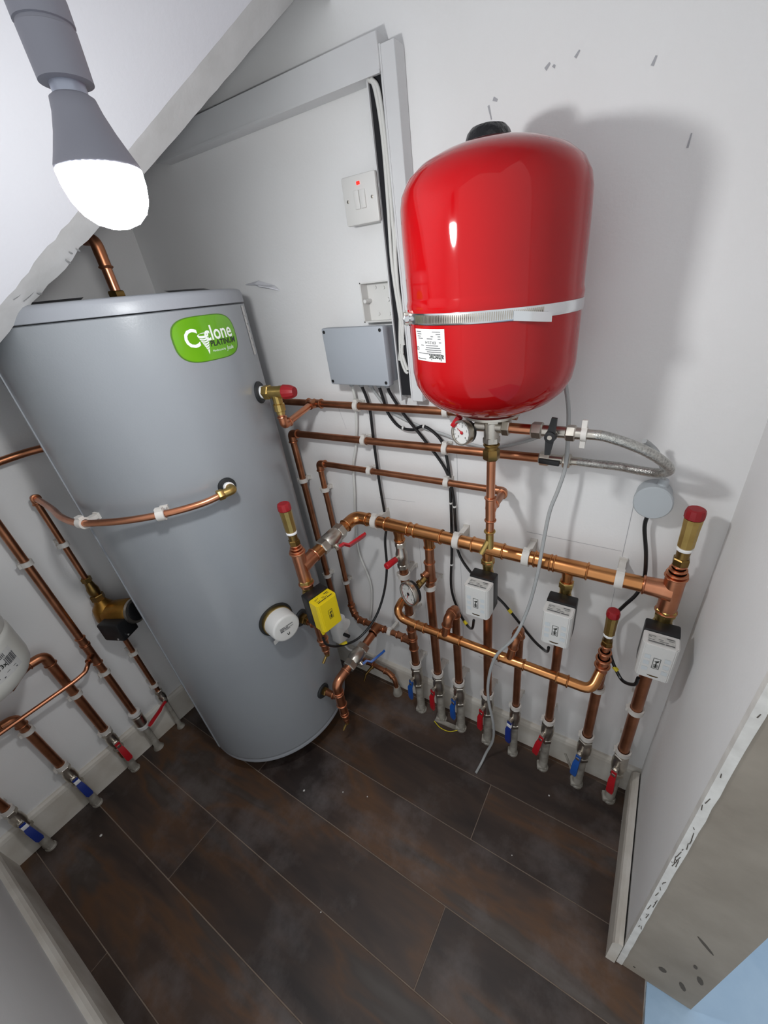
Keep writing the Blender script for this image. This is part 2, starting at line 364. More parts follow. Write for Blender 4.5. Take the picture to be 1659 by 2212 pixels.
wall_marks('wall_chip', [(1.245, 1.865, 1.251, 1.845, .0018), (1.254, 1.872, 1.262, 1.868, .003), (1.345, 1.887, 1.352, 1.893, .0028), (1.358, 1.886, 1.360, 1.889, .003), (1.392, 1.889, 1.398, 1.896, .0022), (1.507, 1.852, 1.511, 1.862, .0024), (1.575, 1.745, 1.577, 1.762, .0016)], CHIP)

# ================================================================== CYLINDER
TX, TY, TR = 0.419, -0.341, 0.283
def tp(th, z, off=0.0):
    a = math.radians(th); return V((TX + (TR + off) * math.cos(a), TY + (TR + off) * math.sin(a), z))
def tn(th): a = math.radians(th); return V((math.cos(a), math.sin(a), 0))
def tt(th): a = math.radians(th); return V((-math.sin(a), math.cos(a), 0))
tank = thing('hot_water_cylinder', 'tall grey hot water cylinder with a green badge standing in the corner', 'water cylinder', (TX, TY, 0.0))
MB().lathe((TX, TY, 0), (0, 0, 1), [(0.112, TR - 0.012), (0.108, TR - 0.004), (0.116, TR), (0.124, TR), (0.5, TR), (1.0, TR), (1.588, TR), (1.594, TR), (1.596, TR - 0.004)], 96).build('body', TANK, tank, sharp=50)
MB().lathe((TX, TY, 0), (0, 0, 1), [(0.085, TR - 0.02), (0.090, TR - 0.003), (0.102, TR - 0.001), (0.110, TR - 0.005)], 96).build('base_rim', LID, tank, sharp=60)
MB().lathe((TX, TY, 0), (0, 0, 1), [(1.5975, TR - 0.004), (1.5985, TR + 0.001), (1.618, TR + 0.001), (1.626, TR - 0.002), (1.629, TR - 0.01), (1.628, TR - 0.05)], 96).build('lid', LID, tank, sharp=50)
for a in (60, 180, 300):
    c_ = tp(a, 0, -0.16); MB().cyl((c_.x, c_.y, 0.0), (c_.x, c_.y, 0.09), 0.03, 16).build('foot', BLACK, tank)
for a0, a1, r0, r1 in ((-40, -62, .268, .252), (-5, 20, .26, .236)):
    n = 6; aa = [math.radians(a0 + (a1 - a0) * k / n) for k in range(n + 1)]
    MB().add([(TX + r0 * math.cos(a), TY + r0 * math.sin(a), 1.6285) for a in aa] + [(TX + (r1 + .006 * math.sin(7 * a)) * math.cos(a), TY + r1 * math.sin(a), 1.6335) for a in aa[::-1]], [tuple(range(2 * n + 2))]).build('lid_tear', BLACK, tank, smooth=False)
tb = lambda th0, z0, lift: (lambda x, y: tp(th0 + math.degrees(x / TR), z0 + y, lift))
# green badge: rounded slanted lozenge on the curved body
BC, BZ = 3.5, 1.5345
def badge(sc_, lift):
    pts = []
    for k in range(72):
        a = 2 * math.pi * k / 72; ca, sa = math.cos(a), math.sin(a); e = 0.52
        x = 0.0835 * math.copysign(abs(ca) ** e, ca); y = 0.0455 * math.copysign(abs(sa) ** 0.72, sa)
        pts.append((x * sc_, y * sc_))
    mb = MB(); fn = tb(BC, BZ, lift); n = 72; rings = [1.0, 0.8, 0.6, 0.4, 0.2]
    for s_ in rings: mb.v += [fn(x * s_, y * s_) for x, y in pts]
    for i in range(len(rings) - 1): mb.f += [(i * n + k, i * n + (k + 1) % n, (i + 1) * n + (k + 1) % n, (i + 1) * n + k) for k in range(n)]
    mb.f.append(tuple(range((len(rings) - 1) * n, len(rings) * n)))
    return mb
bdg = tag(badge(1.03, 0.0006).build('badge', GREEND, tank, sharp=70), 'green oval badge reading Cyclone Platinum in white and black')
badge(0.99, 0.0012).build('badge_face', GREEN, bdg, sharp=70)
f0 = lambda x0, y0, sk=0.0: (lambda x, y: tb(BC, BZ, 0.0018)(x0 + x + sk * y, y0 + y))
text_mb('C', 0.052, f0(-0.0445, 0.002), 0.0009, 0.95).build('letter', WPRINT, bdg, smooth=False)
text_mb('clone', 0.0425, f0(0.0275, 0.0085), 0.0007, 0.9).build('letter', WPRINT, bdg, smooth=False)
text_mb('PLATINUM', 0.0165, f0(0.0345, -0.0125, 0.15), 0.0004, 1.0).build('letter', DPRINT, bdg, smooth=False)
text_mb('Manufactured by', 0.0065, f0(0.015, -0.0275), 0, 0.85).build('letter', WPRINT, bdg, smooth=False)
text_mb('Joule', 0.013, f0(0.05, -0.027, 0.2), 0, 0.85).build('letter', WPRINT, bdg, smooth=False)
tw = MB()
for k in range(7):
    yy = 0.004 - k * 0.0046; hw = 0.0135 * (1 - k / 7.6); cx = -0.0165 + k * 0.0005; fn = f0(cx, yy); n = 8
    top = [(-hw + 2 * hw * i / n) for i in range(n + 1)]
    tw.add([fn(x, -0.0026 * (1 - (x / hw) ** 2) + 0.0032 + 0.06 * x) for x in top] + [fn(x * 0.95, -0.0026 * (1 - (x / hw) ** 2) + 0.06 * x) for x in top[::-1]], [tuple(range(2 * n + 2))])
tw.add([f0(-0.0135, -0.028)(-0.0022, 0.002), f0(-0.0135, -0.028)(0.0022, 0.0026), f0(-0.0135, -0.028)(-0.001, -0.005)], [(0, 1, 2)])
ring = []; n = 24
for k in range(n): ring.append((-0.0165 + 0.0145 * math.cos(2 * math.pi * k / n), 0.0082 + 0.0042 * math.sin(2 * math.pi * k / n) + 0.0009 * math.cos(2 * math.pi * k / n)))
rin = [(-0.0165 + 0.0108 * math.cos(2 * math.pi * k / n), 0.0088 + 0.0024 * math.sin(2 * math.pi * k / n)) for k in range(n)]
fb = f0(0, 0); tw.add([fb(*p) for p in ring] + [fb(*p) for p in rin], [(k, (k + 1) % n, n + (k + 1) % n, n + k) for k in range(n)])
tw.build('whirl_emblem', WPRINT, bdg, smooth=False)
# paper strip near the back edge
sf = tb(38.5, 1.54, 0.0007); stp = tag(rects(sf, [(-0.011, 0.011, -0.068, 0.05)], 3).build('paper_strip', PAPER, tank, smooth=False), 'narrow pale paper strip stuck down the side')
rects(tb(38.5, 1.54, 0.0013), [(-0.004, 0.003, -.045, -.043), (0.0, 0.004, -.03, -.026), (-.003, .002, -.012, -.008), (-.002, .003, .006, .009), (-.003, 0, .024, .028)]).build('print', GPRINT, stp, smooth=False)
# vertical seam
sm = MB(); fn = tb(-97.5, 0, 0.0025)
sm.box(-0.006, 0.006, 0, 1, 0, 1); sm.v = [fn(p.x, 0.115 + p.y * 0 + p.z * 1.478) + tn(-97.5) * (p.y * 0.0 - (0 if p.y else 0.004)) for p in sm.v]
sm.build('seam', LID, tank, sharp=30)
def grommet(th, z, r):
    return MB().lathe(tp(th, z, -0.002), tn(th), [(0, r), (0.006, r), (0.009, r * 0.9), (0.009, 0.0)], 28).build('grommet', RUBBER, tank)
grommet(28.2, 1.382, 0.0285); grommet(-13.0, 1.195, 0.0225); grommet(4.3, 0.66, 0.030); grommet(3.0, 0.282, 0.029)
# immersion cover
g = MB().lathe(tp(-12.5, 0.725, -0.003), tn(-12.5), [(0, 0.056), (0.005, 0.056), (0.005, 0.05)], 36).build('grommet', RUBBER, tank)
hc = MB().lathe(tp(-12.5, 0.725, 0.002), tn(-12.5), [(0, 0.049), (0.012, 0.049), (0.012, 0.046)], 36).build('flange', BRASS, tank)
cv = tag(MB().lathe(tp(-12.5, 0.725, 0.012), tn(-12.5), [(0, 0.0465), (0.046, 0.0455), (0.0505, 0.043), (0.0515, 0.038), (0.0515, 0)], 40).build('heater_cover', WPL, tank, sharp=50), 'white round heater cover with a printed label')
pf = plane_fn(tp(-12.5, 0.725, 0.0642), tt(-12.5), (0, 0, 1))
rects(pf, [(-.022, .022, -.004, .012)]).build('label', PAPER, cv, smooth=False)
rects(plane_fn(tp(-12.5, 0.725, 0.0648), tt(-12.5), (0, 0, 1)), [(-.022, -.006, .009, .0115), (-.002, .022, .009, .0115), (-.022, .004, .004, .007), (-.022, -.010, -.003, .002), (-.007, .022, .001, .0025), (-.007, .01, -.003, -.001)]).build('print', GPRINT, cv, smooth=False)
text_mb('U', 0.012, plane_fn(tp(-12.5, 0.704, 0.0648), tt(-12.5), (0, 0, 1)), .0004).build('print', DPRINT, cv, smooth=False)
tgp = tp(-13, 0.675, 0.012); MB().obox(tgp + V((0, -.008, -.012)), tt(-12.5) + V((0, 0, .25)), tn(-12.5), (0, 0, 1), 0.026, 0.0006, 0.008).build('hang_tag', PAPER, tank, smooth=False)
# top outlet pipe
op = thing('cylinder_outlet_pipe', 'short copper pipe rising from the lid of the grey cylinder', 'pipe', (TX, TY, 1.6))
MB().lathe((TX, TY, 1.60), (0, 0, 1), [(0, .0145), (.026, .0145)], 20).hexnut((TX, TY, 1.627), (0, 0, 1), 0.022, 0.019).build('nut', BRASSD, op)
tpth = fillet([(TX, TY, 1.64), (TX, TY, 1.752), (TX - 0.055, TY - .01, 1.760), (TX - 0.14, TY - .03, 1.762)], 0.03)
MB().tube(tpth, 0.0112, 16).build('pipe', COPPER, op)
MB().sock((TX, TY, 1.752 - .03), (TX, TY, 1.694), .0112).tube(fillet([(TX, TY, 1.72), (TX, TY, 1.752), (TX - .035, TY - .006, 1.757)], .028), .0132, 18).build('elbow', COPPERD, op)

# ================================================================== PIPE HELPERS
def pipe(name, label, pts, r, m, rad=0.02, group=None, cat='pipe', smooth=False, fits=(), n=14):
    """a run of pipe: Empty > pipe, elbows, couplings"""
    p = spline(pts, 8) if smooth else fillet(pts, rad)
    zl = min(p, key=lambda q: q.z); t = thing(name, label, cat, tuple(zl), group)
    MB().tube(p, r, n).build('pipe', m, t)
    for f in fits:
        if f[0] == 'elbow':                 # ('elbow', index, leg)
            a, b, c_ = V(pts[f[1] - 1]), V(pts[f[1]]), V(pts[f[1] + 1]); L = f[2] if len(f) > 2 else 0.03
            pa, pc = b + (a - b).normalized() * L, b + (c_ - b).normalized() * L
            e = MB().tube(fillet([pa, b, pc], L * 0.62, 8), r + 0.0018, 18)
            e.bead(pa, a - b, r + 0.001).bead(pc, c_ - b, r + 0.001); e.build('elbow', f[3] if len(f) > 3 else COPPERD, t)
        elif f[0] == 'coupling':            # ('coupling', point, axis, length)
            c_, ax = V(f[1]), V(f[2]).normalized(); L = f[3]; a, b = c_ - ax * L / 2, c_ + ax * L / 2
            MB().cyl(a, b, r + .0017, 18).bead(a, ax, r + .001).bead(b, ax, r + .001).build('coupling', m, t)
        elif f[0] == 'tee':                 # ('tee', point, axis, half length, branch dir, branch len, branch r)
            c_, ax, bd_ = V(f[1]), V(f[2]).normalized(), V(f[4]).normalized(); h = f[3]
            e = MB().cyl(c_ - ax * h, c_ + ax * h, r + .0018, 20).bead(c_ - ax * h, ax, r + .001).bead(c_ + ax * h, ax, r + .001)
            e.lathe(c_, bd_, [(0, f[6] + .005), (r + 0.003, f[6] + .0035), (r + .012, f[6] + .0018), (f[5], f[6] + .0018)], 18).bead(c_ + bd_ * (f[5] - .003), bd_, f[6] + .001)
            e.build('tee', m, t)
        elif f[0] == 'nut':                 # ('nut', point, axis, length, radius, material)
            c_, ax = V(f[1]), V(f[2]).normalized(); MB().hexnut(c_ - ax * f[3] / 2, ax, f[3], f[4]).build('nut', f[5], t)
    return t
def clip(c, ax, to_wall, r, label, group, dist, wd=0.013):
    """hinged plastic clip: collar round the pipe, foot and back plate on the wall"""
    c, ax, n = V(c), V(ax).normalized(), V(to_wall).normalized(); s = ax.cross(n)
    mb = MB(); nn = 18; prof = []
    for k in range(nn):
        a = 2 * math.pi * k / nn; prof.append((math.cos(a), math.sin(a)))
    vs_ = []; wd *= 1.1; R1, R2 = r + 0.0008, r + 0.0058
    for sg in (-1, 1):
        for R_ in (R1, R2): vs_ += [c + ax * sg * wd / 2 + (n * x + s * y) * R_ for x, y in prof]
    fs = []
    for k in range(nn):
        j = (k + 1) % nn
        fs += [(nn + k, nn + j, 3 * nn + j, 3 * nn + k), (k, 2 * nn + k, 2 * nn + j, j), (k, j, nn + j, nn + k), (2 * nn + k, 3 * nn + k, 3 * nn + j, 2 * nn + j)]
    mb.add(vs_, fs)
    L = dist - R2 + 0.003
    if L > 0.002: mb.obox(c + n * (R2 - .003 + L / 2), ax, s, n, wd * 0.42, r * 0.62, L / 2)
    mb.obox(c + n * (dist - 0.003), ax, s, n, wd * 0.5, r * 0.95, 0.003)
    mb.obox(c - n * 0.2 * r + s * (R2 + .001), ax, s, n, wd * 0.46, 0.003, 0.006)
    return tag(mb.build('pipe_clip', CLIP, sharp=35), label, 'pipe clip', group)
def vent(x, y, zt, label, zb, steps, k=1.0):
    """automatic air vent with red cap on stepped copper reducers down to zb"""
    t = thing('safety_valve', label, 'valve', (x, y, zb), 'brass valves with red caps'); Zv = (0, 0, 1)
    MB().lathe((x, y, zt - .022 * k), Zv, [(0, .0155 * k), (.002, .0182 * k), (.014 * k, .0182 * k), (.02 * k, .0165 * k), (.022 * k, .013 * k), (.022 * k, 0)], 12).build('cap', REDP, t, sharp=25)
    MB().lathe((x, y, zt - .092 * k), Zv, [(0, .012 * k), (.004 * k, .0155 * k), (.045 * k, .0160 * k), (.07 * k, .0172 * k)], 10).build('body', BRASS, t, sharp=20)
    MB().lathe((x, y, zt - .099 * k), Zv, [(0, .0135 * k), (.002, .0152 * k), (.006, .0152 * k), (.008, .0135 * k)], 20).build('sealing_tape', PTFE, t)
    MB().lathe((x, y, zt - .122 * k), Zv, [(0, .0125 * k), (.024 * k, .0130 * k)], 16).hexnut((x, y, zt - .136 * k), Zv, .018 * k, .0165 * k).build('nut', BRASSD, t, sharp=25)
    mb = MB(); za = zt - .134 * k; h = (za - zb) / len(steps)
    for i, r in enumerate(steps):
        a = za - h * i; b = za - h * (i + 1)
        mb.cyl((x, y, a), (x, y, b), r, 18).bead((x, y, a - .004), Zv, r, .008, .0048)
    mb.build('reducer', COPPER, t); return t
def lever(t, a, b, m, wd=0.011, th=0.0035, up=(0, -1, 0), crank=0.008, tipname='handle', grip=True):
    """bent flat valve lever from a to b"""
    a, b, upv = V(a), V(b), V(up).normalized(); d = (b - a).normalized(); s = d.cross(upv).normalized(); L = (b - a).length
    prof = [(0, 0, .75), (.22, 0, .7), (.34, crank, .9), (.9, crank, 1.0), (1.0, crank * .9, .7)]
    vs_, fs = [], []
    for q, h, ww in prof:
        c_ = a + d * L * q + upv * h
        vs_ += [c_ - s * wd * ww - upv * th, c_ + s * wd * ww - upv * th, c_ + s * wd * ww + upv * th, c_ - s * wd * ww + upv * th]
    for i in range(len(prof) - 1):
        for k in range(4): fs.append((i * 4 + k, i * 4 + (k + 1) % 4, i * 4 + 4 + (k + 1) % 4, i * 4 + 4 + k))
    fs += [(3, 2, 1, 0), tuple(range(len(vs_) - 4, len(vs_)))]
    mb = MB().add(vs_, fs); return mb.build(tipname, m, t, sharp=40)

# ================================================================== BACK WALL: UPPER PIPES
Y1 = -0.032
pr1 = pipe('copper_pipe', 'highest copper pipe along the back wall, running behind the red vessel', [(0.545, Y1, 1.305), (1.33, Y1, 1.311)], 0.0105, COPPERD, group='copper pipes along the back wall',
     fits=[('tee', (0.69, Y1, 1.3065), (1, 0, 0), 0.026, (0, -1, 0), 0.028, .0095)])
pipe('copper_pipe', 'copper pipe second from top on back wall, turning down beside the cylinder', [(0.548, Y1, 0.42), (0.548, Y1, 1.197), (1.398, Y1, 1.212)], 0.0112, COPPERD, group='copper pipes along the back wall', fits=[('elbow', 1, .03)])
pipe('copper_pipe', 'copper pipe third from top on back wall, joining the vessel drop pipe', [(0.648, Y1, 0.40), (0.648, Y1, 1.1), (1.303, Y1, 1.107), (1.318, -0.160, 1.128)], 0.0096, COPPERD, group='copper pipes along the back wall',
     fits=[('elbow', 1, .026), ('elbow', 2, .026)])
for c_, r, lb in (((0.855, Y1, 1.3075), .0105, 'white clip on the highest wall pipe under the grey box'), ((1.145, Y1, 1.31), .0105, 'white clip on the highest wall pipe at the red vessel'),
                  ((0.862, Y1, 1.202), .0112, 'white clip on the second wall pipe, left one'), ((1.137, Y1, 1.207), .0112, 'white clip on the second wall pipe below the vessel gauge'),
                  ((0.865, Y1, 1.102), .0096, 'white clip on the third wall pipe, left one'), ((1.135, Y1, 1.105), .0096, 'white clip on the third wall pipe where black cables pass')):
    clip(c_, (1, 0, 0), (0, 1, 0), r, lb, 'white clips on the wall pipes', 0.032)
for c_, r, lb in (((0.548, Y1, 1.02), .0112, 'white clip on the vertical pipe nearest the cylinder'), ((0.648, Y1, 1.0), .0096, 'upper white clip on the second vertical pipe from the cylinder'),
                  ((0.648, Y1, 0.80), .0096, 'middle white clip on the second vertical pipe from the cylinder'), ((0.648, Y1, 0.58), .0096, 'lower white clip on the second vertical pipe from the cylinder'), ((0.548, Y1, 0.58), .0112, 'white clip behind the yellow actuator')):
    clip(c_, (0, 0, 1), (0, 1, 0), r, lb, 'white clips on the wall pipes', 0.032)
# pressure relief valve at the top of the cylinder
pn = tn(28.2); pp = tp(28.2, 1.382); pa = V((0.97, 0.22, 0)).normalized(); ta = V((0.22, -0.97, 0)).normalized()
prv = thing('pressure_relief_valve', 'brass relief valve with a red knob on the cylinder side under the badge', 'valve', tuple(pp))
MB().lathe(pp + pa * 0.004, pa, [(0, .0145), (.003, .0165), (.011, .0165), (.013, .0145)], 22).build('sealing_tape', PTFE, prv)
MB().hexnut(pp + pa * .016, pa, .02, .0195).cyl(pp + pa * .034, pp + pa * .072, .0155, 18).lathe(pp + pa * .066, pa, [(0, .0165), (.012, .017)], 18).build('body', BRASS, prv)
MB().lathe(pp + pa * .078, pa, [(0, .017), (.002, .0195), (.018, .0185), (.03, .0145), (.034, .0125), (.034, 0)], 12).build('knob', REDP, prv, sharp=25)
oc = pp + pa * .052
MB().lathe(oc, (0, 0, -1), [(0, .0135), (.03, .0125), (.032, .0155), (.05, .0155), (.052, .0115), (.06, .0115)], 12).build('outlet', BRASS, prv, sharp=25)
oe = oc - V((0, 0, .092)); tee1 = V((0.69, -0.055, 1.3065))
pipe('relief_discharge_pipe', 'short copper pipe from the relief valve outlet to the highest wall pipe', [oc - V((0, 0, .055)), oe, tee1], 0.0095, COPPER, fits=[('elbow', 1, .024, COPPER)])

# ================================================================== TRUNKING, SWITCHES, BOX
tr = thing('cable_trunking', 'white horizontal plastic trunking high on the back wall', 'trunking', (0.78, -0.02, 1.945))
MB().box(0.30, 1.047, -0.042, -0.001, 1.947, 2.0, .0015, 1).build('cover', TRUNK, tr)
MB().box(0.30, 1.047, -0.044, -0.0405, 1.944, 1.949).build('lower_lip', TRUNK, tr, smooth=False)
tv = thing('cable_trunking', 'white vertical plastic trunking left open beside the red vessel', 'trunking', (1.045, -0.02, 1.33))
MB().box(1.009, 1.0125, -0.034, -0.001, 1.33, 1.952).build('side_wall', TRUNK, tv, smooth=False)
MB().box(1.0125, 1.046, -0.029, -0.001, 1.345, 1.985).build('gap_shade_panel', GAPSHADE, tv, smooth=False)  # added dark panel, paints the unlit depth of the gap behind the cables
MB().box(1.044, 1.08, -0.036, -0.001, 1.332, 1.983, .0012, 1).build('cover', TRUNK, tv)
MB().box(1.046, 1.05, -0.0375, -0.035, 1.332, 1.983).build('cover_ridge', TRUNK, tv, smooth=False)
for i, (pts, r, lb) in enumerate((
    ([(1.015, -.034, 1.945), (1.027, -.0335, 1.93), (1.034, -.0335, 1.86), (1.031, -.0335, 1.75), (1.026, -.0335, 1.64), (1.033, -.0335, 1.53), (1.036, -.0335, 1.47)], .0042, 'white cable bending out of the horizontal trunking into the open vertical one'),
    ([(1.022, -.034, 1.944), (1.036, -.0335, 1.92), (1.040, -.0335, 1.82), (1.038, -.0335, 1.70), (1.034, -.0335, 1.62), (1.040, -.0335, 1.52), (1.03, -.0335, 1.46), (1.034, -.0335, 1.43), (1.041, -.0335, 1.41)], .0042, 'white cable lying against the cover of the open vertical trunking'),
    ([(1.04, -.022, 1.74), (1.044, -.034, 1.70), (1.038, -.0335, 1.66), (1.036, -.0335, 1.6), (1.035, -.0335, 1.55), (1.026, -.0335, 1.48), (1.024, -.0335, 1.44), (1.032, -.0335, 1.41), (1.041, -.0335, 1.402)], .0038, 'white cable loop bulging from the lower open trunking'))):
    tag(MB().tube(spline(pts, 6), r, 10).build('trunking_cable', CABW), lb, 'cable', 'white cables in the open trunking')
hb = thing('cable_tag', 'pale cable tag with black marks in the lower open trunking', 'tag', (1.03, -.034, 1.44))
MB().obox((1.028, -.0345, 1.462), (0.25, 0, 1), (0, 1, 0), (1, 0, -.25), .03, .0012, .0058, .0005).build('sleeve', CABW, hb)
text_mb('0m 1.5', .011, plane_fn((1.028, -.0362, 1.459), (.25, 0, -1), (1, 0, .25)), .0002, .9).build('print', DPRINT, hb, smooth=False)
sw = thing('spur_switch', 'white double-rocker switch plate with a red neon on the back wall', 'switch', (0.968, 0, 1.72))
MB().box(0.925, 1.009, -0.034, -0.001, 1.727, 1.809, .003, 2).build('back_box', WPL, sw)
MB().box(0.922, 1.0125, -0.045, -0.034, 1.724, 1.811, .0035, 2).build('plate', WPL, sw)
for x0, x1, tl in ((0.9525, 0.968, 1), (0.9685, 0.984, -1)):
    MB().obox(((x0 + x1) / 2, -0.0455, 1.768), (1, 0, 0.0), (0, 1, .05 * tl), (0, -.05 * tl, 1), .0068, .0028, .0165, .001).build('rocker', WPL, sw)
MB().box(0.963, 0.972, -0.0465, -0.044, 1.793, 1.799, .0008, 1).build('neon', NEON, sw)
for x in (0.9345, 1.0):
    MB().lathe((x, -0.0445, 1.768), (0, -1, 0), [(0, .0032), (.0012, .003), (.0016, .002)], 12).build('screw', CHROME, sw)
bb = thing('back_box', 'open white square back box without its switch plate', 'electrical box', (0.963, 0, 1.525))
MB().box(0.924, 1.0085, -0.003, -0.001, 1.526, 1.611).build('base', WPL, bb, smooth=False)
for a in ((0.922, 0.925, 1.524, 1.613), (1.006, 1.009, 1.524, 1.613), (0.922, 1.009, 1.524, 1.527), (0.922, 1.009, 1.610, 1.613)):
    MB().box(a[0], a[1], -0.03, -0.001, a[2], a[3]).build('side', WPL, bb, smooth=False)
for x in (0.931, 1.0): MB().cyl((x, -.003, 1.572), (x, -.029, 1.572), .0045, 12).build('screw_lug', WPL, bb)
for x, z in ((.95, 1.6), (.975, 1.598), (.952, 1.541), (.985, 1.54)): MB().lathe((x, -.003, z), (0, -1, 0), [(0, .004), (.003, .004), (.003, .002)], 10).build('knockout', WPL, bb)
jb = thing('junction_box', 'grey rectangular junction box with four corner screws on the back wall', 'junction box', (0.91, 0, 1.375))
MB().box(0.818, 1.003, -0.052, -0.001, 1.383, 1.514, .006, 2).build('body', GREYBOX, jb)
MB().box(0.811, 1.008, -0.076, -0.053, 1.377, 1.520, .005, 2).build('cover', GREYBOX, jb)
for x in (0.8205, .9985):
    for z in (1.3865, 1.5105): MB().lathe((x, -0.0755, z), (0, -1, 0), [(0, .0042), (.0015, .004), (.0018, .0026)], 12).build('screw', BLACK, jb)
for x in (0.845, 0.879, 0.912, 0.94, .968): MB().lathe((x, -.028, 1.384), (0, 0, -1), [(0, .011), (.006, .011), (.007, .0085), (.02, .0075), (.022, .005)], 12).build('gland', GREYDISC, jb)

# cables from the box
def cable(label, pts, r, m, group=None, name='cable', n=9, tapes=()):
    p = spline(pts, 7); zl = min(p, key=lambda q: q.z); t = thing(name, label, 'cable', tuple(zl), group)
    MB().tube(p, r, n).build('sheath', m, t)
    for c_, ax, L, mm in tapes: MB().cyl(V(c_) - V(ax).normalized() * L / 2, V(c_) + V(ax).normalized() * L / 2, r + .0013, 10).build('cable_tie' if mm is WPL else 'tape', mm, t)
    return t
GB = 'cables from the grey junction box'
cable('white flat cable hanging from the left gland of the grey box', [(0.845, -.028, 1.365), (0.84, -.018, 1.32), (0.826, -.013, 1.25), (0.806, -.012, 1.17), (0.781, -.012, 1.10), (0.765, -.012, 1.0), (0.745, -.012, 0.89), (0.730, -.012, 0.74), (0.762, -.015, 0.60), (0.745, -.013, .48), (0.718, -.013, 0.38)], .0042, CABW, GB)
cable('black cable looping from the grey box down to the yellow actuator', [(0.879, -.028, 1.365), (0.886, -.022, 1.33), (0.892, -.022, 1.288), (0.887, -.02, 1.203), (0.885, -.02, 1.063), (0.887, -.02, 0.97), (0.89, -.024, 0.90), (0.895, -.05, 0.85), (0.90, -.07, 0.75), (0.89, -.10, .65), (0.872, -.15, .57), (0.845, -.22, .53), (.82, -.29, .55), (.815, -.335, .60), (.825, -.35, .65)], .0044, CABB, GB, tapes=[((.822, -.275, .545), (-.3, -.9, .15), .028, YTAPE)])
cable('black cable from the grey box dipping then dropping to the first white zone valve', [(0.94, -.028, 1.365), (0.944, -.022, 1.33), (0.952, -.018, 1.288), (0.984, -.018, 1.252), (1.028, -.018, 1.246), (1.064, -.018, 1.259), (1.098, -.018, 1.243), (1.122, -.018, 1.214), (1.132, -.016, 1.16), (1.135, -.014, 1.10), (1.134, -.014, 1.0), (1.132, -.014, .93), (1.129, -.015, 0.84), (1.122, -.018, 0.70), (1.15, -.025, 0.61), (1.192, -.05, 0.585), (1.225, -.085, 0.62), (1.238, -.10, .675)], .0044, CABB, GB, tapes=[((0.998, -.018, 1.249), (1, 0, -.1), .005, WPL), ((1.066, -.018, 1.259), (1, 0, -.2), .005, WPL), ((1.1345, -.014, 1.03), (0, 0, 1), .005, WPL), ((1.127, -.0155, .80), (0, 0, 1), .005, WPL), ((1.183, -.044, .587), (1, -.6, -.1), .016, YTAPE)])
cable('black cable from the grey box crossing over to the middle white zone valve', [(0.968, -.028, 1.365), (0.972, -.024, 1.345), (1.011, -.024, 1.288), (1.071, -.027, 1.222), (1.117, -.022, 1.158), (1.137, -.022, 1.115), (1.145, -.014, 1.045), (1.147, -.014, 0.95), (1.153, -.016, 0.86), (1.19, -.02, 0.80), (1.25, -.025, .755), (1.305, -.03, 0.717), (1.343, -.03, 0.675), (1.405, -.03, 0.602), (1.443, -.045, 0.59), (1.463, -.08, 0.625), (1.468, -.095, .66)], .0044, CABB, GB, tapes=[((1.146, -.014, 1.02), (0, 0, 1), .005, WPL), ((1.33, -.03, .69), (.65, 0, -.7), .014, YTAPE)])
cable('grey cable sweeping from the grey box behind the vessel gauge', [(0.912, -.028, 1.365), (0.92, -.015, 1.335), (0.958, -.012, 1.292), (1.044, -.012, 1.258), (1.129, -.012, 1.238), (1.185, -.012, 1.222), (1.262, -.012, 1.216), (1.343, -.012, 1.241), (1.39, -.012, 1.264), (1.42, -.02, 1.287)], .0042, CABG, GB)
cable('long grey cable hanging from behind the vessel with its cut end on the floor', [(1.43, -.03, 1.47), (1.435, -.05, 1.40), (1.45, -.06, 1.33), (1.455, -.06, 1.22), (1.447, -.07, 1.16), (1.434, -.085, 1.10), (1.428, -.10, 1.008), (1.424, -.115, 0.925), (1.408, -.125, 0.81), (1.382, -.15, 0.715), (1.335, -.165, 0.63), (1.314, -.168, 0.52), (1.312, -.165, 0.41), (1.325, -.152, 0.27), (1.318, -.135, 0.14), (1.295, -.140, 0.05), (1.285, -.165, 0.012), (1.279, -.205, 0.005)], .0046, CABG)
# round grey junction at the right
rb = thing('round_junction_box', 'round pale grey junction box beside the red-capped valve at right', 'junction box', (1.64, 0, 1.10))
MB().lathe((1.64, -0.001, 1.145), (0, -1, 0), [(0, .036), (.03, .036), (.032, .0385), (.046, .0385), (.049, .036), (.0495, 0)], 40).build('body', GREYDISC, rb, sharp=30)
MB().lathe((1.65, -.026, 1.175), (.12, 0, 1), [(0, .011), (.014, .011), (.02, .008)], 14).build('gland', GREYDISC, rb)
cable('grey cable entering the round junction box from above', [(1.65, -.026, 1.19), (1.645, -.03, 1.215), (1.628, -.04, 1.255), (1.612, -.05, 1.275), (1.60, -.07, 1.29)], .0052, CABG)
cable('black cable from the round grey box down to the rightmost zone valve', [(1.637, -.026, 1.108), (1.636, -.026, 1.07), (1.652, -.028, 0.997), (1.66, -.032, 0.93), (1.652, -.034, .88), (1.630, -.034, .83), (1.612, -.032, .78), (1.612, -.036, .72), (1.625, -.045, .66), (1.645, -.055, 0.62), (1.668, -.075, 0.605), (1.693, -.105, 0.64), (1.697, -.11, .675)], .0046, CABB, tapes=[((1.645, -.055, .62), (.75, -.3, -.5), .014, YTAPE)])

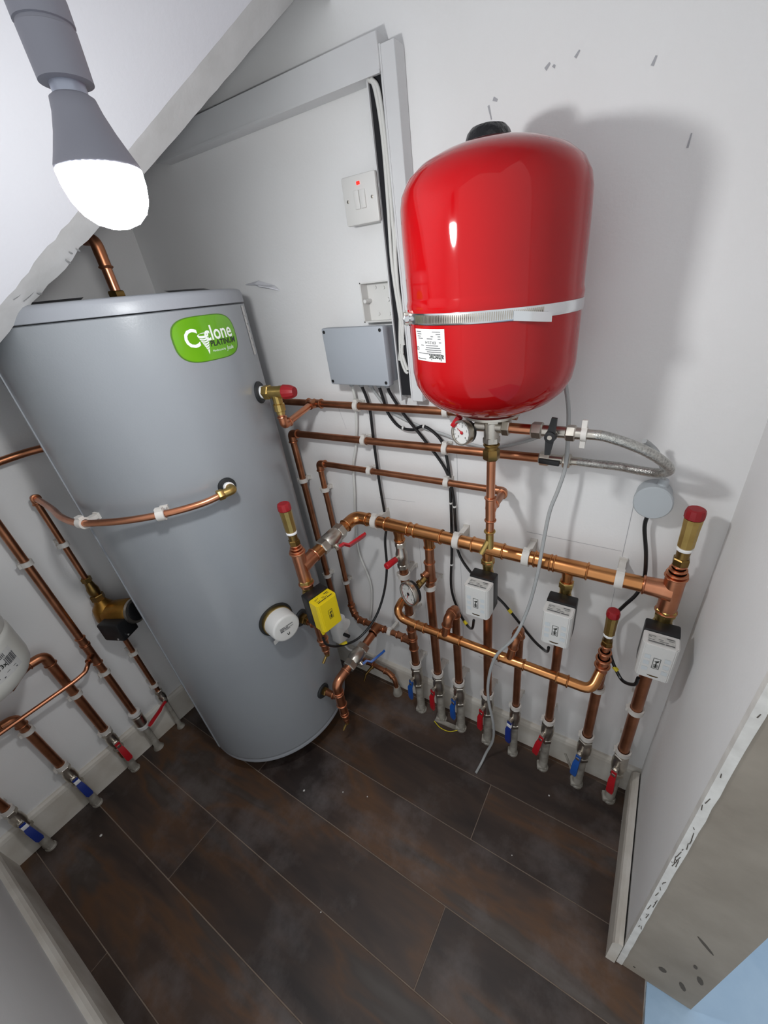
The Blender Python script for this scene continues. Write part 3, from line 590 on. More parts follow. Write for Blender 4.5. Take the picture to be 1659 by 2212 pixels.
# ================================================================== MANIFOLDS AND RISERS
YR, ZM, RM = -0.068, 0.94, 0.0192
XR = [0.970, 1.068, 1.158, 1.272, 1.376, 1.490, 1.611, 1.717]
FC = V((0.785, -0.322, 0.905))
mn = pipe('upper_manifold', 'thick copper manifold across the back wall at mid height', [FC, (0.800, YR, ZM), (XR[7] - .004, YR, ZM)], RM, COPPERM,
     fits=[('elbow', 1, .052, COPPERM), ('tee', (XR[0], YR, ZM), (1, 0, 0), .042, (0, 0, -1), .052, .0145), ('tee', (XR[1] + .012, YR, ZM), (1, 0, 0), .045, (0, 0, -1), .052, .0145),
           ('tee', (XR[3], YR, ZM), (1, 0, 0), .045, (0, 0, -1), .05, .0145), ('tee', (XR[5], YR, ZM), (1, 0, 0), .045, (0, 0, -1), .05, .012), ('coupling', (XR[5] - .06, YR, ZM), (1, 0, 0), .05)], rad=.045, n=20)
e = MB().cyl((XR[7], YR, ZM - .062), (XR[7], YR, ZM + .046), .0212, 22).bead((XR[7], YR, ZM - .06), (0, 0, 1), .021).bead((XR[7], YR, ZM + .044), (0, 0, 1), .021)
e.lathe((XR[7], YR, ZM), (-1, 0, 0), [(0, .026), (.03, .0225), (.058, .021)], 20).bead((XR[7] - .057, YR, ZM), (1, 0, 0), .0205); e.build('end_tee', COPPER, mn)
for x, lb in ((0.885, 'white clip at the left end of the thick upper manifold'), (1.178, 'white clip on the upper manifold where black cables cross'), (1.382, 'white clip on the upper manifold near the hanging grey cable'), (1.608, 'white clip on the upper manifold below the round box')):
    clip((x, YR, ZM), (1, 0, 0), (0, 1, 0), RM, lb, 'clips on the upper manifold', 0.068, .017)
vent(XR[7], YR, 1.158, 'tall brass valve with a red cap at the right end of the upper manifold', 0.985, [.0108, .0142, .0180], 1.04)
YL, ZL, RL = -0.128, 0.588, 0.0142
lm_ = pipe('lower_manifold', 'lower copper manifold crossing in front of the vertical pipes', [(XR[0], YR, .61), (XR[0] - .012, YR - .01, .640), (XR[0] - .006, YL, .632), (XR[0] + .006, YL, ZL + .012), (1.03, YL, ZL + .005), (1.545, YL, ZL), (1.598, YL, .588), (XR[6], YR - .012, .625)], RL, COPPERM, rad=.032,
     fits=[('coupling', (1.055, YL, ZL + .004), (1, 0, 0), .03), ('coupling', (1.165, YL, ZL + .003), (1, 0, 0), .075), ('coupling', (1.372, YL, ZL + .0015), (1, 0, 0), .075), ('coupling', (1.52, YL, ZL), (1, 0, 0), .03)], n=18)
vent(XR[6], YR - .012, 0.848, 'shorter brass valve with a red cap at the right end of the lower manifold', 0.622, [.0100, .0130, .0160, .0165], .9)
RG = 'copper pipes rising from the floor along the back wall'
ORD = ['first', 'second', 'third', 'fourth', 'fifth', 'sixth', 'seventh', 'eighth']
rr_ = [.0150, .0148, .0142, .0146, .0120, .0132, .0146, .0158]
pipe('riser_pipe', 'first back-wall riser from the cylinder, with a red stub valve at its top', [(XR[0], YR, .10), (XR[0], YR, .90)], .0150, COPPERD, group=RG, fits=[('coupling', (XR[0], YR, .46), (0, 0, 1), .05), ('coupling', (XR[0], YR, .655), (0, 0, 1), .055), ('tee', (XR[0], YR, .415), (0, 0, 1), .03, (-1, 0, 0), .05, .0105)])
pipe('riser_pipe', 'second back-wall riser, carrying the round dial gauge', [(XR[1], YR, .10), (XR[1], YR, .70), (XR[1] + .008, YR, .80), (XR[1] + .012, YR, .90)], .0148, COPPERD, group=RG, fits=[('tee', (XR[1] + .007, YR, .795), (0, 0, 1), .036, (-.35, -.9, -.2), .034, .0085)])
for i, hx in ((2, 1.158), (4, 1.376)):
    x = XR[i]; zt = 0.665 if i == 2 else .668
    pipe('riser_pipe', ORD[i] + ' back-wall riser, a short one hooked over onto the lower manifold', [(x, YR, .10), (x, YR, zt), (x + .001, YL + .008, zt + .004), (x - .01, YL, ZL + .01)], rr_[i], COPPERD, group=RG, rad=.03, fits=[('elbow', 1, .032, COPPERD), ('elbow', 2, .03, COPPERD)])
for i, lb in ((3, 'fourth back-wall riser, under the first white zone valve'), (5, 'sixth back-wall riser, under the second white zone valve')):
    pipe('riser_pipe', lb, [(XR[i], YR, .10), (XR[i], YR, .90)], rr_[i], COPPERD, group=RG)
pipe('riser_pipe', 'seventh back-wall riser, below the shorter red-capped valve', [(XR[6], YR, .10), (XR[6], YR, .64)], rr_[6], COPPERD, group=RG)
pipe('riser_pipe', 'thick last riser beside the right wall, under the third white zone valve', [(XR[7], YR, .10), (XR[7], YR, .89)], rr_[7], COPPERD, group=RG)
# lower clips on risers and one at height .5
for i in range(8):
    clip((XR[i], YR, .292), (0, 0, 1), (0, 1, 0), rr_[i] + .001, 'white clip just above the floor valve of the ' + ORD[i] + ' back-wall riser', 'clips above the floor valves', .068, .015)
clip((XR[6], YR, .535), (0, 0, 1), (0, 1, 0), rr_[6], 'white clip under the right end of the lower manifold', 'clips on the back-wall risers', .068, .014)
clip((XR[7], YR, .50), (0, 0, 1), (0, 1, 0), rr_[7], 'white clip half way down the thick last riser', 'clips on the back-wall risers', .068, .014)
clip((XR[1] + .001, YR, .728), (0, 0, 1), (0, 1, 0), .0150, 'white clip on the second riser below the dial gauge', 'clips on the back-wall risers', .068, .014)
clip((XR[0], YR, .745), (0, 0, 1), (0, 1, 0), .0155, 'white clip on the first riser under the red stub valve', 'clips on the back-wall risers', .068, .016)
clip((XR[0], YR, .56), (0, 0, 1), (0, 1, 0), .0155, 'white clip on the first riser behind the hooked manifold end', 'clips on the back-wall risers', .068, .012)
# floor ball valves
def floor_valve(x, y, n, label, hm, r, zc=.222, group=None, tilt=0.0, hz=.105, side=None, tape=False):
    """nickel ball valve on a vertical pipe, lever hanging down; n points away from the wall"""
    t = thing('ball_valve', label, 'valve', (x, y, 0.0), group); n = V(n); Zv = (0, 0, 1); s = n.cross(V(Zv)); k = max(r / .0112, .85)
    MB().hexnut((x, y, zc + .03), Zv, .018, .0185 * k).lathe((x, y, zc - .048), Zv, [(0, .0145 * k), (.02, .0155 * k), (.03, .0185 * k), (.06, .0185 * k), (.07, .0155 * k), (.08, .0155 * k)], 16).bead((x, y, zc + .053), Zv, .0135 * k, .009, .003).hexnut((x, y, zc - .062), Zv, .018, .0175 * k).build('body', CHROME, t, sharp=30)
    c_ = V((x, y, zc)) + n * .016 * k
    MB().cyl(c_, c_ + n * .016, .0075, 12).hexnut(c_ + n * .012, n, .007, .0085).build('stem', CHROME, t)
    a = c_ + n * .016; b = a + V((0, 0, -hz)) + s * tilt
    lv = lever(t, a, b, hm, up=n, wd=.0110, th=.0042)
    q = a + (b - a) * .17 + n * .0015
    if tape: MB().obox(q, s, n, (b - a), .0085, .0045, .008, .001).build('handle_neck', PTFE, t)
    else: MB().obox(q, s, n, (b - a), .0062, .0042, .007, .001).build('handle_neck', CHROME, t)
    MB().lathe((x, y, 0.0), Zv, [(0, .017 * k), (.006, .0165 * k), (.008, .0135 * k), (.09, .013 * k), (zc - .06, .0128 * k)], 14).build('sleeve', SLEEVE, t, sharp=30)
    MB().obox((x - .004, y - .002, .010), (1, .3, 0), (-.3, 1, 0), (0, 0, 1), .015 * k, .012 * k, .010, .004).build('floor_collar', SLEEVE, t, sharp=30)
    return t
FG = 'ball valves above the floor along the back wall'
HM = [BLUEH, REDH, BLUEH, REDH, NAVYH, REDH, BLUEH, REDH]; HN = ['blue', 'red', 'blue', 'red', 'dark blue', 'red', 'blue', 'red']
TL = [.006, .0, .0, .002, -.002, .016, .004, -.004]
for i in range(8):
    floor_valve(XR[i], YR, (-.29, -.957, 0), f'nickel ball valve with {HN[i]} lever on the {ORD[i]} back-wall riser from the cylinder', HM[i], min(rr_[i], .0140), .238 if i in (3, 4, 5) else .226, FG, TL[i], .112, tape=(i == 4))
# red stub valve on first riser
rv = thing('stub_valve', 'nickel valve with a short red stub handle under the upper manifold', 'valve', (XR[0], YR, .79))
MB().hexnut((XR[0], YR, .862), (0, 0, 1), .02, .018).lathe((XR[0], YR, .785), (0, 0, 1), [(0, .0165), (.018, .0165), (.026, .02), (.05, .0205), (.065, .0165), (.08, .0165)], 16).hexnut((XR[0], YR, .775), (0, 0, 1), .02, .019).build('body', CHROME, rv, sharp=30)
sd = V((-.18, -1, 0)).normalized(); sp_ = V((XR[0], YR, .828)) + sd * .018
MB().cyl(sp_, sp_ + sd * .012, .0095, 14).build('stem', CHROME, rv)
MB().lathe(sp_ + sd * .008, sd, [(0, .0085), (.004, .0105), (.045, .0115), (.049, .0095), (.05, 0)], 12).build('handle', REDH, rv, sharp=30)
# dial gauge on second riser
def dial(t, c, n, R_, depth, bez, up=(0, 0, 1), needle=140, red=True):
    c, n = V(c), V(n).normalized(); ux = V(up).cross(n).normalized(); uy = n.cross(ux)
    MB().lathe(c - n * depth, n, [(0, R_ * .55), (.004, R_ * .92), (depth * .55, R_ * .95)], 32).build('case', BLACK, t)
    MB().lathe(c - n * depth * .5, n, [(0, R_ * .97), (depth * .48, R_), (depth * .56, R_ * .97), (depth * .56, R_ * .86), (depth * .42, R_ * .85)], 36, False).build('bezel', bez, t)
    d = MB().lathe(c - n * .005, n, [(0, R_ * .88), (.001, R_ * .88)], 32).build('dial_face', PAPER, t)
    fn = plane_fn(c - n * .0036, ux, uy); mk = MB()
    for k in range(11):
        a = math.radians(225 - 27 * k); r0, r1, hw = R_ * .66, R_ * .82, R_ * .018
        mk.add([fn(r0 * math.cos(a) - hw * math.sin(a), r0 * math.sin(a) + hw * math.cos(a)), fn(r1 * math.cos(a) - hw * math.sin(a), r1 * math.sin(a) + hw * math.cos(a)), fn(r1 * math.cos(a) + hw * math.sin(a), r1 * math.sin(a) - hw * math.cos(a)), fn(r0 * math.cos(a) + hw * math.sin(a), r0 * math.sin(a) - hw * math.cos(a))], [(0, 1, 2, 3)])
    mk.build('scale', DPRINT, d, smooth=False)
    for k, s_ in enumerate(('0', '1', '2', '3', '4')):
        a = math.radians(225 - 67.5 * k); text_mb(s_, R_ * .26, plane_fn(c - n * .0036 + ux * R_ * .5 * math.cos(a) + uy * R_ * .5 * math.sin(a), ux, uy)).build('numeral', DPRINT, d, smooth=False)
    if red:
        ar = MB(); m = 16
        for k in range(m):
            a, b = math.radians(20 - 230 * k / m - 60), math.radians(20 - 230 * (k + 1) / m - 60)
            ar.add([fn(R_ * q * math.cos(z), R_ * q * math.sin(z)) for q, z in ((.83, a), (.87, a), (.87, b), (.83, b))], [(0, 1, 2, 3)])
        ar.build('red_arc', REDH, d, smooth=False)
    a = math.radians(needle); fn = plane_fn(c - n * .0025, ux, uy); L = R_ * .72; hw = R_ * .035
    MB().add([fn(L * math.cos(a), L * math.sin(a)), fn(-hw * 2 * math.sin(a) - .2 * L * math.cos(a), hw * 2 * math.cos(a) - .2 * L * math.sin(a)), fn(hw * 2 * math.sin(a) - .2 * L * math.cos(a), -hw * 2 * math.cos(a) - .2 * L * math.sin(a))], [(0, 1, 2)]).build('needle', REDH, t, smooth=False)
    MB().lathe(c - n * .003, n, [(0, R_ * .13), (.002, R_ * .12), (.003, R_ * .05)], 14).build('hub', REDH if not red else BLACK, t)
gd = V((-.36, -.90, .10)).normalized(); gc = V((1.040, -.160, .757)); gs = V((XR[1] + .006, YR - .03, .79))
gg = thing('dial_gauge', 'round dial gauge with chrome rim on the second back-wall riser', 'gauge', tuple(gc))
MB().cyl(gs, gc - gd * .026, .0095, 14).hexnut(gs + (gc - gs) * .25, gc - gs, .014, .0115).build('stem', BRASSD, gg)
dial(gg, gc, gd, .0410, .030, CHROME, needle=250)

# zone valves
def zone_valve(x, z0, label, cov, group, face=(0, -1, 0), y=YR, w2=.0365, h=.108, pr=.0112, prints=True):
    """motorised valve: brass body on the pipe, black motor base, printed cover"""
    n = V(face); s = V((0, 0, 1)).cross(n).normalized()*-1; c = V((x, y, z0)); Zv = V((0, 0, 1))
    t = thing('zone_valve', label, 'zone valve', (x, y, z0 - .04), group)
    MB().hexnut(c + Zv * (h + .018), Zv, .02, pr + .0085).lathe(c + Zv * (h + .004), Zv, [(0, pr + .004), (.016, pr + .005)], 16).lathe(c - Zv * .01, Zv, [(0, pr + .002), (.01, pr + .006), (h, pr + .006), (h + .01, pr + .003)], 18).build('body', BRASS, t, sharp=30)
    MB().obox(c + n * .032 + Zv * (h * .52), s, n, Zv, w2, .019, h * .53, .004).build('motor_base', BLACK, t, sharp=40)
    mb = MB(); f0_, f1_ = .050, .094; cham = .012
    prof = [(-w2, f0_), (-w2, f1_ - .008), (-w2 + .006, f1_), (w2 - .006, f1_), (w2, f1_ - .008), (w2, f0_)]
    lo = [c + s * a + n * b for a, b in prof]; k = len(prof)
    lift = [0, .0, 0, 0, 0, 0]
    hi = [p + Zv * (h) - n * 0 for p in lo]
    lo2 = [p + Zv * .0 for p in lo]
    mb.add(lo2 + hi, [tuple(range(k))[::-1], tuple(range(k, 2 * k))] + [(i, (i + 1) % k, k + (i + 1) % k, k + i) for i in range(k)])
    cvr = mb.build('cover', cov, t, sharp=20)
    bm = bmesh.new(); bm.from_mesh(cvr.data); bmesh.ops.bevel(bm, geom=[e_ for e_ in bm.edges if e_.calc_face_angle(0) > .5], offset=.002, segments=2, affect='EDGES'); bm.to_mesh(cvr.data); bm.free()
    for p in cvr.data.polygons: p.use_smooth = True
    cvr.data.set_sharp_from_angle(angle=math.radians(25))
    ff = plane_fn(c + n * (f1_ + .0006) + Zv * (h * .5), s if s.cross(Zv).dot(n) > 0 else -s, Zv)
    mk = rects(ff, [(-.0075, -.0064, -.017, .017), (.0064, .0075, -.017, .017), (-.0075, .0075, -.017, -.0159), (-.0075, .0075, .0159, .017), (-.0048, .0048, -.0135, -.0122), (-.0048, .0048, -.0105, -.0092), (-.0048, .0048, -.0075, -.0062), (-.0048, .0048, -.0045, -.0032), (-.0012, .0012, -.0135, .003)])
    mk.add([ff(-.005, .006), ff(.0052, .0115), ff(.0036, .0045), ff(-.001, .0035)], [(0, 1, 2, 3)])
    mk.build('logo', DPRINT, cvr, smooth=False)
    tpn = c + n * ((f0_ + f1_) / 2) + Zv * (h + .0007); tf_ = plane_fn(tpn, s if s.cross(-n).dot(Zv) > 0 else -s, -n)
    lbm = WPRINT if cov is not YEL else YEL
    rects(tf_, [(-.027, .027, -.015, .012)]).build('label', LABG if cov is not YEL else YEL, cvr, smooth=False)
    tf2 = plane_fn(tpn + Zv * .0006, s if s.cross(-n).dot(Zv) > 0 else -s, -n); pm_ = GPRINT if cov is not YEL else DPRINT
    rects(tf2, [(-.026, -.012, .006, .0075), (-.026, -.02, .002, .0035), (-.026, .006, -.013, -.0098), (.008, .026, -.013, -.0098), (-.006, .004, -.001, .0005), (.01, .025, .007, .010), (.014, .025, .002, .0035), (-.026, -.014, -.006, -.0045), (-.004, .014, -.006, -.0045)]).build('print', pm_, cvr, smooth=False)
    if cov is not YEL:
        arc = MB(); f2 = plane_fn(c + n * (f1_ + .0006) + Zv * .011, s if s.cross(Zv).dot(n) > 0 else -s, Zv)
        pts_ = [(.012 * math.cos(a), .004 * math.sin(a)) for a in [math.pi + math.pi * q / 10 for q in range(11)]]
        arc.add([f2(a, b + .002) for a, b in pts_], [tuple(range(11))]); arc.build('slot', BRASSD, cvr, smooth=False)
        b1 = MB()
        for sx in (-1, 1):
            for q in range(3): b1.add(rects(ff, [(sx * .02 - .006, sx * .02 + .006, -.03 + q * .02, -.018 + q * .02)]).v, [(0, 1, 2, 3)])
        tag(b1.build('faint_print', LGPRINT, cvr, smooth=False), kind='stuff')
        q = c + n * .062 - s * (w2 * .72) * (1 if (s.x > 0) else -1)
        MB().cyl(q, q - Zv * .016, .0065, 12).build('cable_entry', WPL, t)
    else:
        q = c + n * .07 - s * .0; MB().lathe(q + s * .028 * (1 if s.y < 0 else -1) , -Zv, [(0, .008), (.02, .0055)], 10).build('cable_entry', YEL, t)
    return t
ZG = 'white zone valves under the upper manifold'
zone_valve(XR[3], .757, 'white zone valve actuator nearest the dial gauge, first of three', WPL, ZG)
zone_valve(XR[5], .747, 'middle white zone valve actuator on the sixth riser', WPL, ZG)
zone_valve(XR[7], .743, 'white zone valve actuator next to the right wall', WPL, ZG, pr=.0155)

# ================================================================== FLOW AND RETURN BESIDE THE CYLINDER
fx, fy = FC.x, FC.y
fc_ = thing('flow_column', 'vertical copper tee column beside the cylinder with drain tip below', 'pipe', (fx, fy, .50))
Zv = V((0, 0, 1)); fdir = (V((0.800, YR, ZM)) - FC).normalized()
mb = MB().cyl((fx, fy, .83), (fx, fy, .965), .0196, 22)
for z in (.842, .958): mb.bead((fx, fy, z), Zv, .0196, .008, .0045)
mb.lathe(FC, fdir, [(0, .026), (.03, .0225), (.056, .021)], 20).bead(FC + fdir * .054, fdir, .0205); mb.build('tee', COPPER, fc_)
mb = MB().cyl((fx, fy, .585), (fx, fy, .73), .0165, 20).bead((fx, fy, .60), Zv, .0165, .007, .0035); mb.build('lower_tee', COPPER, fc_)
pd = (V((fx, fy, .66)) - tp(4.3, .66)).normalized(); p0 = tp(4.3, .66, .004)
MB().cyl(p0, (fx, fy, .66), .0125, 18).bead(p0 + pd * .055, pd, .0125).build('branch', COPPERD, fc_)
MB().hexnut(p0, pd, .022, .019).cyl(p0 + pd * .02, p0 + pd * .036, .0145, 16).build('nut', BRASSD, fc_)
MB().cyl((fx, fy, .585), (fx, fy, .553), .0135, 18).bead((fx, fy, .578), Zv, .0135, .007).cyl((fx, fy, .553), (fx, fy, .532), .0105, 16).bead((fx, fy, .55), Zv, .0105, .006).build('reducer', COPPER, fc_)
dt = V((-.25, -.6, -.9)).normalized(); q = V((fx, fy, .532))
MB().cyl(q, q - Zv * .012, .0085, 14).cyl(q - Zv * .006, q - Zv * .006 + dt * .036, .0048, 10).build('drain_tip', BRASS, fc_)
vent(fx, fy, 1.120, 'brass valve with a red cap standing in front of the grey cylinder', .96, [.0100, .0132, .0165], 1.0)
zone_valve(fx, .712, 'yellow zone valve actuator beside the grey cylinder', YEL, None, face=(.985, -.17, 0), y=fy, pr=.014, h=.108)
def inline_valve(label, c, ax, ldir, hm, up, r=.0192, Lh=.085):
    c, ax, up = V(c), V(ax).normalized(), V(up).normalized(); t = thing('lever_valve', label, 'valve', tuple(c - V((0, 0, .02))), 'lever ball valves beside the cylinder')
    MB().hexnut(c - ax * .052, ax, .026, .0265).lathe(c - ax * .03, ax, [(0, .022), (.012, .027), (.048, .027), (.06, .022)], 18).hexnut(c + ax * .026, ax, .026, .0265).build('body', CHROME, t, sharp=30)
    s0 = c + up * .024; MB().cyl(s0, s0 + up * .016, .009, 12).hexnut(s0 + up * .010, up, .008, .0095).build('stem', CHROME, t)
    a = s0 + up * .014; b = a + V(ldir).normalized() * Lh; lever(t, a, b, hm, up=up, wd=.0105, th=.0042, crank=.014)
    return t
inline_valve('nickel lever valve with a red lever on the upper pipe beside the cylinder', FC + fdir * .135, fdir, fdir + V((.32, 0, .05)), REDH, (.72, -.25, -.5), Lh=.10)
# return
RC = V((0.785, -0.322, 0.365)); RT = V((0.795, -0.055, 0.408)); rd = (RT - RC).normalized()
rp = pipe('return_pipe', 'lower copper pipe bending down from the blue lever valve to the cylinder foot', [RT, RC, (RC.x, RC.y, .20)], .0155, COPPER, rad=.045, n=18, fits=[('elbow', 1, .055, COPPER)])
mb = MB().cyl((RC.x, RC.y, .245), (RC.x, RC.y, .325), .0175, 20).bead((RC.x, RC.y, .248), Zv, .017).bead((RC.x, RC.y, .322), Zv, .017); mb.build('tee', COPPER, rp)
pd = (V((RC.x, RC.y, .285)) - tp(3, .285)).normalized(); p0 = tp(3, .285, .004)
MB().cyl(p0, (RC.x, RC.y, .285), .0125, 18).bead(p0 + pd * .05, pd, .0125).build('branch', COPPERD, rp)
MB().hexnut(p0, pd, .018, .0165).build('nut', BRASSD, rp)
MB().cyl((RC.x, RC.y, .20), (RC.x, RC.y, .163), .0135, 18).bead((RC.x, RC.y, .20), Zv, .0135, .007).bead((RC.x, RC.y, .185), Zv, .0135, .006).cyl((RC.x, RC.y, .165), (RC.x, RC.y, .140), .0105, 16).bead((RC.x, RC.y, .162), Zv, .0105, .006).build('reducer', COPPER, rp)
q = V((RC.x, RC.y, .14)); MB().cyl(q, q - Zv * .012, .0085, 14).cyl(q - Zv * .006, q - Zv * .006 + dt * .036, .0048, 10).build('drain_tip', BRASS, rp)
inline_valve('nickel lever valve with a blue lever on the lower pipe beside the cylinder', RC + rd * .125, rd, rd + V((.36, 0, .02)), BLUEH, (.72, -.25, -.5), Lh=.10)
YB = -0.055
pipe('wall_return_pipe', 'copper pipe low on the back wall joining the first riser behind the blue lever', [(0.648, Y1, .47), (0.648, Y1, .425), (.69, YB, .408), (.93, YB, .408), (XR[0], YB, .408)], .0115, COPPERD, rad=.03, fits=[('elbow', 1, .026), ('coupling', (.715, YB, .408), (1, 0, 0), .03), ('tee', (RT.x, YB, .408), (1, 0, 0), .03, (0, -1, 0), .04, .0155), ('coupling', (.905, YB, .408), (1, 0, 0), .03)])
clip((.855, YB, .408), (1, 0, 0), (0, 1, 0), .0115, 'white clip on the low wall pipe right of the blue lever', 'clips on the low wall pipes', .055, .014)
pipe('drain_pipe', 'lowest copper pipe above the skirting, bending down into the floor', [(.60, -.045, .140), (.80, -.045, .116), (.828, -.047, .09), (.832, -.048, .004)], .0105, COPPERD, rad=.02, fits=[('coupling', (.70, -.045, .128), (1, 0, -.1), .03), ('elbow', 1, .022)])
dc = thing('drain_cock', 'small brass drain cock on the lowest pipe behind the cylinder', 'drain cock', (.735, -.08, .08))
q = V((.715, -.055, .122)); MB().cyl(q, q + V((-.02, -.03, -.028)), .006, 10).cyl(q + V((-.018, -.028, -.024)), q + V((-.022, -.045, -.055)), .0045, 10).build('spout', BRASSD, dc)
MB().cyl((.715, -.045, .126), (.715, -.062, .118), .009, 12).build('body', BRASSD, dc)
fk = thing('floor_sleeve', 'white pipe collar where the lowest copper pipe enters the floor', 'pipe collar', (.832, -.05, 0))
MB().lathe((.832, -.048, 0), (0, 0, 1), [(0, .022), (.012, .02), (.03, .0165), (.045, .0135)], 14).build('collar', SLEEVE, fk, sharp=30)
wb = thing('pipe_actuator', 'white actuator half hidden behind the yellow zone valve', 'actuator', (.69, -.16, .395))
MB().box(.664, .712, -.19, -.135, .395, .515, .008, 2).build('body', WPL, wb)
MB().cyl((.708, -.155, .485), (.728, -.155, .485), .022, 20).build('knob', WPL, wb)
MB().cyl((.71, -.165, .435), (.738, -.165, .435), .007, 10).build('lever', BLACK, wb)
cable('white cable from the half-hidden actuator curling behind the cylinder', [(.69, -.16, .397), (.695, -.16, .36), (.715, -.15, .33), (.745, -.12, .325), (.76, -.07, .35), (.765, -.02, .40)], .0042, CABW)
# loose thin plates beside the valves
for x, a in ((1.085, 0.12), (1.59, -.9)):
    p = thing('loose_strip', 'thin pale strip propped on the floor by the second and third valves' if x < 1.2 else 'thin pale strip leaning by the seventh floor valve', 'strip', (x, -.085, 0))
    if x < 1.2:
        MB().obox((1.095, -.082, .004), (1, .05, 0), (0, 1, 0), (0, 0, 1), .05, .008, .003).build('strip', SLEEVE, p)
        MB().tube(spline([(1.045, -.095, .006), (1.08, -.108, .003), (1.12, -.106, .003), (1.15, -.09, .01)], 5), .0016, 6).build('wire', YTAPE, p)
    else:
        MB().obox((1.585, -.06, .055), (.55, -.25, -1), (0, 1, 0), (1, 0, .5), .062, .0015, .004).build('strip', SLEEVE, p)

# ================================================================== RED EXPANSION VESSEL
VX, VY, VR = 1.318, -0.168, 0.1525
ve = thing('expansion_vessel', 'large red expansion vessel strapped high on the back wall', 'expansion vessel', (VX, VY, 1.362))
prof = [(1.3625, .03), (1.366, .062), (1.374, .092), (1.388, .118), (1.406, .137), (1.428, .1485), (1.452, VR), (1.460, VR), (1.549, VR), (1.553, VR), (1.557, VR + .0015), (1.566, VR + .0022), (1.574, VR), (1.578, VR), (1.62, VR), (1.660, VR), (1.678, .1523), (1.702, .1514), (1.719, .1478), (1.737, .137), (1.752, .117), (1.763, .090), (1.772, .058), (1.777, .028), (1.779, 0.0)]
MB().lathe((VX, VY, 0), (0, 0, 1), prof, 96).build('shell', RED, ve, sharp=60)
MB().lathe((VX - .012, VY + .01, 1.772), (0, 0, 1), [(0, .036), (.008, .037), (.018, .033), (.024, .027), (.028, .012), (.028, 0)], 20).build('valve_cap', CAPBLK, ve, sharp=25)
MB().lathe((VX, VY, 1.350), (0, 0, 1), [(0, .012), (.001, .05), (.004, .058), (.009, .058), (.016, .05)], 36).build('bottom_flange', CHROME, ve)
bn = MB(); nb = 120; zb_ = lambda a: 1.5475 + .0 * a
bz = []
for k in range(nb):
    a = 2 * math.pi * k / nb
    for dr, dz in ((.0005, -.0085), (.0022, -.0085), (.0034, -.006), (.0026, 0), (.0034, .006), (.0022, .0085), (.0005, .0085)):
        bn.v.append(V((VX + (VR + dr) * math.cos(a), VY + (VR + dr) * math.sin(a), 1.5475 + dz)))
for k in range(nb):
    for i in range(6): bn.f.append((k * 7 + i, ((k + 1) % nb) * 7 + i, ((k + 1) % nb) * 7 + i + 1, k * 7 + i + 1))
band = bn.build('strap', STEEL, ve, sharp=40)
def vf(th, z, off): a = math.radians(th); return V((VX + (VR + off) * math.cos(a), VY + (VR + off) * math.sin(a), z))
rb_ = MB()
for k in range(70):
    th = -124 + k * 1.2
    rb_.add([vf(th, 1.5415, .0032), vf(th + .7, 1.5415, .0032), vf(th + .7 + .25, 1.5535, .0032), vf(th + .25, 1.5535, .0032)] + [vf(th, 1.5415, .0044), vf(th + .6, 1.5415, .0044), vf(th + .6 + .25, 1.5535, .0044), vf(th + .25, 1.5535, .0044)], [(4, 5, 6, 7), (0, 1, 5, 4), (2, 3, 7, 6), (1, 2, 6, 5), (3, 0, 4, 7)])
rb_.build('strap_thread', CHROME, band, sharp=30)
tl_ = MB(); m = 20
for k in range(m + 1):
    th = -58 + 22 * k / m; dz = -.0075 * (k / m)
    tl_.v += [vf(th, 1.539 + dz, .0036 + .003 * (k / m) ** 2), vf(th, 1.5525 + dz, .0036 + .003 * (k / m) ** 2), vf(th, 1.5525 + dz, .0052 + .003 * (k / m) ** 2), vf(th, 1.539 + dz, .0052 + .003 * (k / m) ** 2)]
for k in range(m):
    for i in range(4): tl_.f.append((k * 4 + i, k * 4 + (i + 1) % 4, k * 4 + 4 + (i + 1) % 4, k * 4 + 4 + i))
tl_.f += [(0, 1, 2, 3), (m * 4 + 3, m * 4 + 2, m * 4 + 1, m * 4)]; tl_.build('strap_tail', STEEL, band, sharp=40)
sq = vf(-140, 1.5475, .004); an = V((math.cos(math.radians(-140)), math.sin(math.radians(-140)), 0)); at = V((-an.y, an.x, 0))
MB().obox(sq, at, an, (0, 0, 1), .009, .007, .010, .001).build('strap_housing', CHROME, ve)
MB().lathe(sq + an * .004 + at * .006, at, [(0, .0065), (.008, .0065), (.009, .005)], 6).cyl(sq - V((0, 0, .012)), sq + V((0, 0, .013)), .003, 8).build('strap_screw', STEEL, ve, sharp=20)
vlab = lambda lift: (lambda x, y: vf(-113.0 + math.degrees(x / VR), 1.5085 + y, lift))
lb = tag(rects(vlab(.0006), [(-.038, .038, -.026, .0245)], 10).build('label', PAPER, ve, smooth=False), 'white printed label pasted upside down')
fl_ = lambda x0, y0: (lambda x, y: vlab(.0012)(x0 - x, y0 - y))          # upside down print
text_mb('altecnic', .0135, fl_(.018, -.0185), .0002, .82).build('lettering', DPRINT, lb, smooth=False)
text_mb('CE', .008, fl_(-.033, -.006), 0, 1.0).build('lettering', DPRINT, lb, smooth=False)
text_mb('ER25/4', .0062, fl_(.006, .0045), 0, 1.5).build('lettering', GPRINT, lb, smooth=False)
ln = []
for y, segs in ((.0205, ((-.033, -.018), (.012, .03))), (.017, ((-.03, -.017), (.02, .03))), (.0135, ((-.03, -.02), (.008, .014), (.024, .03))), (.0100, ((-.028, -.014), (-.002, .012), (.024, .03))), (.0045, ((.026, .031),)), (-.0005, ((-.02, -.012), (-.006, .024))), (-.0040, ((-.006, .028),)), (-.0072, ((-.008, .03),)), (-.0104, ((-.004, .03),)), (-.0136, ((-.03, .03),)), (-.0225, ((-.034, -.008),))):
    for a, b in segs: ln.append((a, b, y - .0006, y + .0006))
rects(vlab(.0012), ln, 3).build('small_print', GPRINT, lb, smooth=False)
